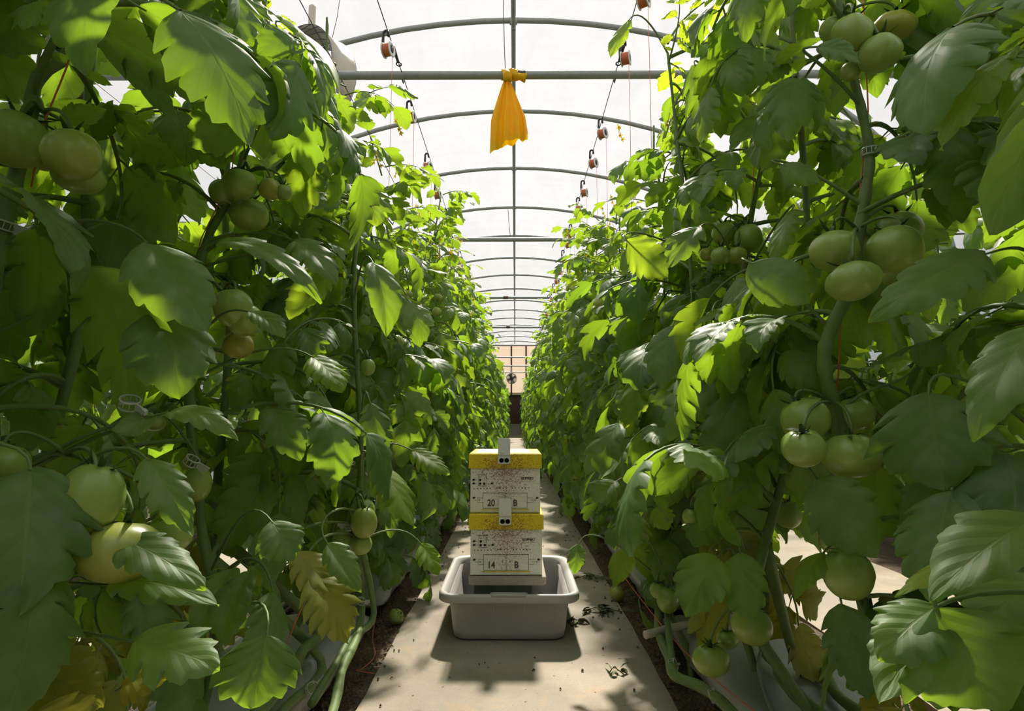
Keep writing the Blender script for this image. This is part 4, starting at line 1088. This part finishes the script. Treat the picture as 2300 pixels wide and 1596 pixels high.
# ---- the large single leaves that can be told apart
HL = [
 # plant, base, tip, width px, depth base, depth tip, kind, curl, face, fold, lobes
 (LA, (330, 545), (466, 748), 150, .82, .80, 0, .5, (.25, -.3, .7), .25, 1.0), (LA, (372, 690), (404, 896), 165, .84, .80, 0, .6, (0, 0, .5), .2, .8),
 (LB, (565, 265), (420, 325), 112, 1.02, .98, 0, .5, (-.2, 0, -.3), .2, .9), (LB, (598, 192), (645, 292), 82, 1.05, 1.0, 0, .5, (.2, 0, .8), .2, .9),
 (LB, (520, -20), (525, 108), 100, 1.0, .98, 0, .4, (.1, 0, -.5), .2, .8), (LC, (628, 48), (765, 220), 125, 1.25, 1.22, 1, .9, (.5, .6, .3), .2, .5),
 (LB, (488, 545), (722, 682), 75, 1.0, .98, 0, 1.3, (.1, 0, 1.2), .3, .7), (LB, (738, 612), (648, 716), 110, 1.18, 1.2, 1, .4, (.3, .8, -.2), .15, .9),
 (LB, (660, 540), (757, 640), 85, 1.15, 1.12, 0, .8, (.3, 0, .9), .3, .7), (LC, (838, 590), (868, 760), 72, 1.40, 1.38, 0, .9, (.5, 0, .2), .45, .4),
 (LC, (832, 905), (858, 1040), 62, 1.42, 1.40, 0, .5, (.4, 0, .4), .3, 1.0), (LC, (842, 1035), (932, 1186), 92, 1.40, 1.36, 1, .5, (.5, .6, .1), .15, 1.2),
 (LA, (280, 145), (402, 285), 58, .86, .84, 0, .7, (.2, 0, .6), .3, .5), (LF, (70, 1050), (40, 1385), 250, .66, .60, 0, .5, (.2, 0, .5), .2, .9),
 (LA, (255, 1205), (462, 1324), 100, .70, .68, 0, .6, (.2, 0, .9), .25, .5), (LA, (250, 1310), (492, 1360), 95, .72, .70, 0, .9, (.1, 0, 1.0), .3, .9),
 (LA, (298, 1440), (494, 1502), 130, .72, .70, 0, .5, (.1, 0, .8), .2, .8), (LB, (600, 1425), (565, 1592), 155, .90, .86, 0, .4, (.1, 0, .4), .2, .9),
 (LB, (270, 1545), (395, 1500), 78, .80, .78, 2, .5, (0, 0, .6), .2, .5), (LA, (378, 925), (537, 990), 62, .78, .76, 0, 1.3, (0, 0, 1.0), .2, .5),
 (LA, (352, 935), (248, 965), 55, .80, .78, 0, .5, (0, 0, .8), .2, .3), (LA, (330, 1030), (432, 1204), 80, .72, .70, 0, .6, (.2, 0, .5), .3, .7),
 (LC, (700, 1290), (782, 1445), 105, 1.10, 1.08, 2, .5, (.4, .3, .2), .3, 1.0), (LC, (662, 1240), (742, 1330), 85, 1.12, 1.10, 2, .6, (.4, .4, .3), .3, .9), (LC, (735, 1220), (812, 1330), 60, 1.1, 1.08, 0, .5, (.4, 0, .4), .3, .6),
 (LB, (700, 800), (770, 880), 90, 1.2, 1.18, 1, .6, (.3, .5, .3), .2, .9), (LB, (610, 1170), (660, 1260), 90, 1.0, .98, 0, .5, (.2, 0, .6), .2, .6),
 (LB, (560, 700), (640, 760), 60, 1.0, .98, 0, .8, (.2, 0, 1), .3, .6), (LA, (210, 310), (255, 225), 60, .9, .92, 1, .4, (0, .5, -.4), .2, .8), (LA, (140, 270), (240, 245), 50, .85, .84, 0, .6, (0, 0, -.5), .2, .6),
 (LC, (925, 1010), (1010, 1065), 55, 1.75, 1.72, 1, .4, (.3, .5, .3), .2, 1.1), (LC, (945, 1220), (985, 1290), 55, 1.7, 1.68, 1, .4, (.4, .5, .2), .2, .9),
 (RF, (1412, 45), (1372, 130), 48, 1.72, 1.70, 1, .3, (-.3, .5, .1), .15, .9), (RA, (1650, 10), (1657, 168), 110, 1.2, 1.18, 0, .4, (-.1, 0, -.2), .2, .9),
 (RB, (1560, 145), (1645, 305), 118, 1.3, 1.28, 0, .5, (-.2, 0, -.2), .2, 1.0), (RB, (1712, 258), (1638, 345), 58, 1.2, 1.18, 0, .7, (-.3, 0, .9), .4, .7),
 (RA, (1685, 590), (1818, 682), 118, .98, .94, 0, .7, (-.1, 0, .9), .2, .7), (RF, (1512, 730), (1488, 876), 84, 1.50, 1.46, 0, .6, (-.3, 0, .6), .25, .35),
 (RF, (1452, 815), (1403, 962), 90, 1.6, 1.56, 1, .5, (-.4, .6, .2), .15, .7), (RF, (1408, 540), (1502, 622), 80, 1.65, 1.6, 1, .4, (-.2, .6, .3), .15, .8),
 (RB, (1652, 688), (1556, 732), 55, 1.35, 1.3, 1, .4, (-.3, .6, .3), .2, .4), (RB, (1672, 850), (1588, 1062), 92, 1.25, 1.2, 0, .6, (-.3, 0, .6), .3, .9),
 (RB, (1612, 808), (1500, 992), 95, 1.3, 1.26, 0, .5, (-.2, 0, .3), .2, .9), (RB, (1668, 1045), (1576, 1192), 95, 1.25, 1.2, 0, .6, (-.4, 0, .7), .3, .5),
 (RD, (2085, 880), (2122, 1102), 200, .80, .76, 0, .4, (-.2, 0, .2), .2, 1.0), (RD, (2215, 570), (1950, 722), 125, .78, .76, 0, .6, (-.2, 0, .5), .2, .7),
 (RE, (2320, 740), (2185, 992), 120, .52, .50, 0, .8, (-.4, 0, .5), .35, .5), (RE, (2330, 1165), (2088, 1352), 140, .50, .48, 0, .7, (-.2, 0, .9), .3, .3),
 (RE, (2100, 1365), (2235, 1600), 240, .50, .48, 0, .5, (-.1, 0, .6), .3, .8), (RE, (2105, 1360), (1972, 1482), 135, .52, .50, 0, .6, (-.2, 0, .7), .3, .6), (RE, (2110, 1390), (1975, 1580), 120, .55, .5, 0, .5, (-.2, 0, .6), .3, .5),
 (RE, (2330, 1290), (2200, 1420), 150, .56, .54, 0, .5, (-.1, 0, .4), .2, .8), (RE, (2180, 1250), (2010, 1340), 60, .6, .58, 1, .4, (-.2, .5, .6), .2, .6),
 (RA, (1832, 1072), (1972, 1252), 130, .90, .86, 0, .5, (-.1, 0, .3), .2, .6), (RA, (1890, 1355), (1952, 1572), 100, .95, .90, 0, .5, (-.2, 0, .2), .3, 1.1),
 (RA, (1850, 1240), (1785, 1347), 62, .98, .95, 1, .4, (-.4, .6, .3), .2, .5), (RC, (1662, 1240), (1690, 1398), 90, 1.10, 1.06, 0, .5, (-.2, 0, .4), .25, .8),
 (RC, (1612, 1250), (1542, 1385), 105, 1.1, 1.06, 0, .8, (-.3, 0, .5), .3, .6), (RA, (1835, 105), (1932, 142), 60, .88, .86, 0, .9, (-.1, 0, 1.1), .3, .4),
 (RA, (1755, 370), (1842, 412), 55, 1.0, .98, 0, .5, (-.1, 0, .9), .2, .3), (RB, (1572, 508), (1500, 605), 66, 1.35, 1.32, 0, .6, (-.3, 0, .5), .3, .9),
 (RE, (2320, 148), (2130, 172), 42, .8, .78, 0, .7, (0, 0, -.3), .3, .3), (RE, (2235, -20), (2242, 84), 140, .7, .68, 0, .4, (0, 0, -.5), .2, .8),
 (RF, (1432, 1160), (1405, 1238), 74, 1.55, 1.5, 0, .7, (-.3, 0, .9), .3, .5), (RF, (1412, 1225), (1378, 1322), 62, 1.55, 1.52, 1, .4, (-.4, .6, .2), .2, .7), (RF, (1470, 1140), (1500, 1190), 50, 1.5, 1.48, 1, .5, (-.3, .5, .3), .2, .5),
 (RB, (1780, 470), (1740, 590), 80, 1.15, 1.12, 1, .4, (-.2, .6, .0), .2, .8), (RA, (2060, 820), (2110, 760), 60, .95, .95, 0, .4, (0, 0, .6), .2, .3),
 (RF, (1385, 1080), (1335, 1130), 60, 1.75, 1.72, 0, .5, (-.3, 0, .7), .3, .6), (RF, (1300, 1220), (1290, 1290), 36, 1.75, 1.72, 0, .5, (-.3, 0, .5), .3, .6),
 (RB, (1600, 1150), (1560, 1230), 80, 1.3, 1.26, 0, .6, (-.3, 0, .8), .3, .5), (RB, (1700, 880), (1770, 878), 50, 1.2, 1.18, 1, .4, (-.1, .4, .6), .2, .3),
]
for k, h in enumerate(HL):
    t, b, tp, w, d0, d1, kind, curl, face, fold, lobes = h
    hero_leaf(t, b, tp, w, d0, d1, kind, curl, face, fold, lobes, seed=k, rows=(26, 32, 38, 32)[k % 4])
for q, (t, n, zr) in enumerate(((LA, 26, (.40, 2.1)), (LB, 28, (.35, 2.15)), (LC, 26, (.35, 2.0)), (LD, 36, (.2, 2.3)), (LE, 28, (.3, 2.3)), (LF, 22, (.2, 2.2)),
                                (RA, 26, (.30, 2.1)), (RB, 28, (.35, 2.15)), (RC, 28, (.4, 2.3)), (RD, 30, (.2, 1.45)), (RE, 17, (.2, 1.25)), (RF, 28, (.3, 2.1)))):
    rand_leaves(t, n, 1000 + q, zr)
# ------------------------------------------------------------------ grow bags, pipes, hoses
def grow_bag(x, y, seed, label, group):
    rg = np.random.default_rng(seed); t = thing('grow_bag', label, 'grow bag', (x, y, 0), group)
    mb = MB(); ny, k = 26, 20; vs = []
    for i in range(ny + 1):
        f = i / ny; yy = -.56 + 1.12 * f; e = min(1, 8 * f, 8 * (1 - f)) ** .5 if 0 < f < 1 else .15
        for j in range(k):
            a = 2 * PI * j / k; c, s_ = math.cos(a), math.sin(a)
            X = .165 * abs(c) ** .55 * (1 if c > 0 else -1); Z = .052 + .052 * e * abs(s_) ** .7 * (1 if s_ > 0 else -1)
            wob = .006 * math.sin(j * 2.3 + i * .9) + rg.uniform(-.003, .003)
            vs.append((X + wob, yy, max(.001, Z + wob * (1 if s_ > 0 else 0))))
    mb.add(vs, [(i * k + j, i * k + (j + 1) % k, (i + 1) * k + (j + 1) % k, (i + 1) * k + j) for i in range(ny) for j in range(k)] + [tuple(range(k - 1, -1, -1)), tuple(ny * k + j for j in range(k))])
    mb.build('sleeve', M_BAGFILM, t)
    m2 = MB(); m2.tube([(0, -.60, .03), (0, -.56, .05)], [.06, .03], 10); m2.build('gathered_end', M_BAGFILM, t)
    return t
for s, nm in ((-1, 'left'), (1, 'right')):
    for i in range(19):
        y = .15 + 1.26 * i
        lab = ('grey-white plastic grow bag under the %s row, %s from the camera' % (nm, ORD[i]) if i < 4 else 'grey-white plastic grow bag further down the %s row' % nm)
        grow_bag(s * .635 + (.01 if s > 0 else 0), y, 70 + i, lab, 'grow bags of the %s row' % nm)
for s, nm in ((-1, 'left'), (1, 'right')):
    mb = MB(); mb.tube([(0, -2 + .5 * i, .026 + .002 * math.sin(i)) for i in range(52)], .022, 10); o = mb.build('heating_pipe', M_PVC)
    o.location = (s * .85, 0, 0); tag(o, 'pale round pipe lying on the soil behind the %s grow bags' % nm, 'pipe')
def hose(path, r, mat, lab, cat, name='drip_hose'):
    mb = MB(); pts = [PZ(*p) for p in path]; fine = []
    for i in range(len(pts) - 1):
        p0, p1, p2, p3 = pts[max(0, i - 1)], pts[i], pts[i + 1], pts[min(len(pts) - 1, i + 2)]
        for k in range(6):
            u = k / 6; fine.append(.5 * ((2 * p1) + (p2 - p0) * u + (2 * p0 - 5 * p1 + 4 * p2 - p3) * u * u + (3 * p1 - p0 - 3 * p2 + p3) * u ** 3))
    mb.tube(fine + [pts[-1]], r, 8); return tag(mb.build(name, mat), lab, cat)
hose([(1715, 1445, .16), (1703, 1490, .15), (1715, 1545, .12), (1735, 1600, .11)], .0042, M_HOSE, 'thin grey drip hose bending down to the right grow bag', 'hose')
hose([(1450, 1425, .13), (1560, 1400, .13), (1650, 1412, .13), (1770, 1380, .13)], .011, M_PVC, 'short pale pipe lying across the right grow bag under the green tomatoes', 'pipe', 'cross_pipe')
hose([(1390, 1280, .16), (1500, 1420, .13), (1600, 1520, .13), (1700, 1600, .13)], .0013, M_TWINE, 'slack orange twine along the lowered stems of the right row', 'twine', 'loose_twine')
hose([(860, 1290, .05), (838, 1420, .02), (842, 1470, .012), (815, 1500, .008), (800, 1505, .006), (840, 1512, .004)], .0013, M_TWINE, 'loop of orange twine on the soil left of the path', 'twine', 'loose_twine')
hose([(700, 1310, .4), (650, 1430, .25), (610, 1530, .14), (590, 1596, .11)], .0013, M_TWINE, 'taut orange twine down to the left lowered stems', 'twine', 'loose_twine')
def taut(path, lab):
    mb = MB(); mb.tube([P(*p) for p in path], .0013, 5); tag(mb.build('trellis_twine', M_TWINE), lab, 'twine')
taut([(232, -120, .80), (150, 150, .78), (95, 285, .80), (70, 420, .82)], 'red-orange twine running up the nearest left stem past the tomatoes')
taut([(560, -60, 1.19), (520, 400, 1.18), (452, 535, 1.18), (400, 760, 1.2)], 'red-orange twine beside the white clip of the second left vine')
taut([(1935, -100, 1.0), (1950, 250, .99), (1922, 520, .99), (1890, 700, .99), (1880, 900, 1.0)], 'red-orange twine beside the thick bare stem of the nearest right vine')
taut([(1700, 100, 1.56), (1690, 470, 1.56), (1680, 640, 1.56)], 'red-orange twine at the small pale green cluster on the right')

def clip(px, py, d, rot, lab, z=None, r=.0125):
    c = P(px, py, d) if z is None else PZ(px, py, z)
    t = thing('stem_clip', lab, 'plant clip', c, 'white stem clips')
    M = Euler(rot).to_matrix().to_4x4(); mb = MB(); n = 20
    for zz in (-.006, .006): mb.tube([(M @ Vector((r * math.cos(a), r * math.sin(a), zz))) for a in np.linspace(0, 2 * PI, n, endpoint=False)], .0014, 5, closed=True)
    for k in range(10):
        a = 2 * PI * k / 10; mb.tube([M @ Vector((r * math.cos(a), r * math.sin(a), -.006)), M @ Vector((r * math.cos(a), r * math.sin(a), .006))], .0011, 4)
    mb.build('ring', M_CLIP, t)
    mb = MB(); mb.box(M @ Vector((r + .008, 0, 0)), (.016, .003, .013), rot=M.to_3x3()); mb.box(M @ Vector((r + .018, 0, .003)), (.008, .005, .007), rot=M.to_3x3()); mb.build('tab', M_CLIP, t, smooth=False)
clip(1953, 342, .98, (0, 0, -.6), 'white plastic clip on the thick stem of the nearest right vine')
clip(130, 100, .79, (.3, .9, 2.8), 'white plastic clip at the top of the nearest left stem')
clip(505, 455, 1.19, (.3, .4, 2.6), 'white plastic clip under the green cluster of the second left vine')
clip(292, 905, .80, (.3, .5, -.3), 'white plastic clip in the dark leaves above the largest left tomato')
clip(430, 1035, 1.1, (.3, .6, .3), 'white plastic clip above the pale long tomato on the left')
clip(785, 1182, 1.6, (0, 0, 2.9), 'white plastic clip beside the yellowing tomatoes on the left')
clip(10, 505, .8, (.2, .3, .4), 'white plastic clip at the left edge beneath the two large tomatoes')
clip(1512, 1492, 0, (1.2, .3, 1), 'white plastic clip on the pale lowered stem at the right path edge', .13)
clip(1603, 1562, 0, (1.1, .6, 1), 'white plastic clip further along the same lowered stem at the right', .135)
clip(1765, 1530, 0, (1.1, .5, .8), 'white plastic clip on the thick dark lowered stem at the right', .15, .015)
clip(810, 1350, 0, (.3, .3, .8), 'white plastic clip on the lowered stem at the left path edge', .16)
clip(700, 1545, 0, (1.0, -.5, 1), 'white plastic clip on the lowered stem in the lower left shade', .11)

# fallen fruit on the ground, scraps and litter
def loose_tomato(px, py, wpx, lab):
    p = PZ(px, py, .02); r = wpx / F * p.y
    t = link('fallen_tomato', TOMS[1], None); t.location = (p.x, p.y, r * .44 - .004); s = r / .074; t.scale = (s, s, s); t.rotation_euler = (.9, .3, 1); tag(t, lab, 'tomato'); link('calyx', CALS[0], t)
loose_tomato(890, 1384, 34, 'small green tomato lying on the soil at the left path edge')
loose_tomato(1386, 1335, 36, 'small green tomato lying at the right path edge beside the tub')
rl = random.Random(77)
def scrap(px, py, size, n, lab):
    c = PZ(px, py, 0); t = MB()
    for k in range(n):
        a = rl.uniform(0, 6.28); r = size * rl.uniform(0, 1)
        rg = np.random.default_rng(rl.randrange(9999))
        leaflet(t, (r * math.cos(a), r * math.sin(a) * .6, .006 + rl.uniform(0, .012)), (math.cos(a * 3), math.sin(a * 2), rl.uniform(-.1, .3)), (rl.uniform(-1, 1), rl.uniform(-1, 1), .6), rl.uniform(.03, .06), rl.uniform(.006, .016), rg, 9, 3, rl.uniform(.5, 2), .5, .4, 0)
    t.tube([(-size, 0, .006), (-size * .2, .02, .014), (size * .9, -.01, .006)], .0018, 5)
    t.uv = {}; o = t.build('leaf_scrap', M_DRYLEAF); o.location = (c.x, c.y, 0); tag(o, lab, 'leaf scrap')
scrap(1355, 1375, .075, 26, 'wilted leaf scrap on the concrete just right of the tub')
scrap(1325, 1300, .05, 20, 'wilted leaf scrap on the concrete behind the right edge of the tub')
scrap(1385, 1515, .02, 5, 'curled dry leaf bit on the concrete near the right soil edge')
scrap(1290, 1400, .03, 9, 'crumbled leaf bits at the right front corner of the tub')
mb = MB()
for k in range(300):
    y = rl.uniform(1.0, 9); x = rl.uniform(PATH_L, PATH_R); x = x if rl.random() < .4 else math.copysign(.39 - abs(rl.gauss(0, .07)), x)
    if abs(x - TUBX) < .24 and abs(y - TUBY) < .32: continue
    a = rl.uniform(0, PI); l_ = rl.uniform(.004, .012)
    mb.tube([(x, y, .002), (x + l_ * .5 * math.cos(a), y + l_ * .5 * math.sin(a), .005), (x + l_ * math.cos(a), y + l_ * math.sin(a), .002)], [.001, rl.uniform(.0015, .004), .001], 5)
mb.uv = {}; tag(mb.build('floor_litter', M_LITTER), 'scattered dry plant crumbs on the concrete path', 'litter', None, 'stuff')
mb = MB()
for k in range(2600):
    s = rl.choice((-1, 1)); x = s * rl.uniform(.385, .50); y = 1.0 + rl.random() ** 1.6 * 7
    r = rl.uniform(.0025, .008); q = [(x + r * rl.uniform(.6, 1.2) * dx, y + r * rl.uniform(.6, 1.2) * dy, -.004 + r * dz) for dx, dy, dz in ((1, 0, 0), (0, 1, 0), (-1, 0, 0), (0, -1, 0), (0, 0, 1.1))]
    mb.add(q, [(0, 1, 4), (1, 2, 4), (2, 3, 4), (3, 0, 4)])
tag(mb.build('soil_crumbs', simple('brown_gravel', (.17, .115, .065), .95, .2, .7, 90), smooth=False), 'brown gravel and bark crumbs along both edges of the concrete path', 'gravel', None, 'stuff')
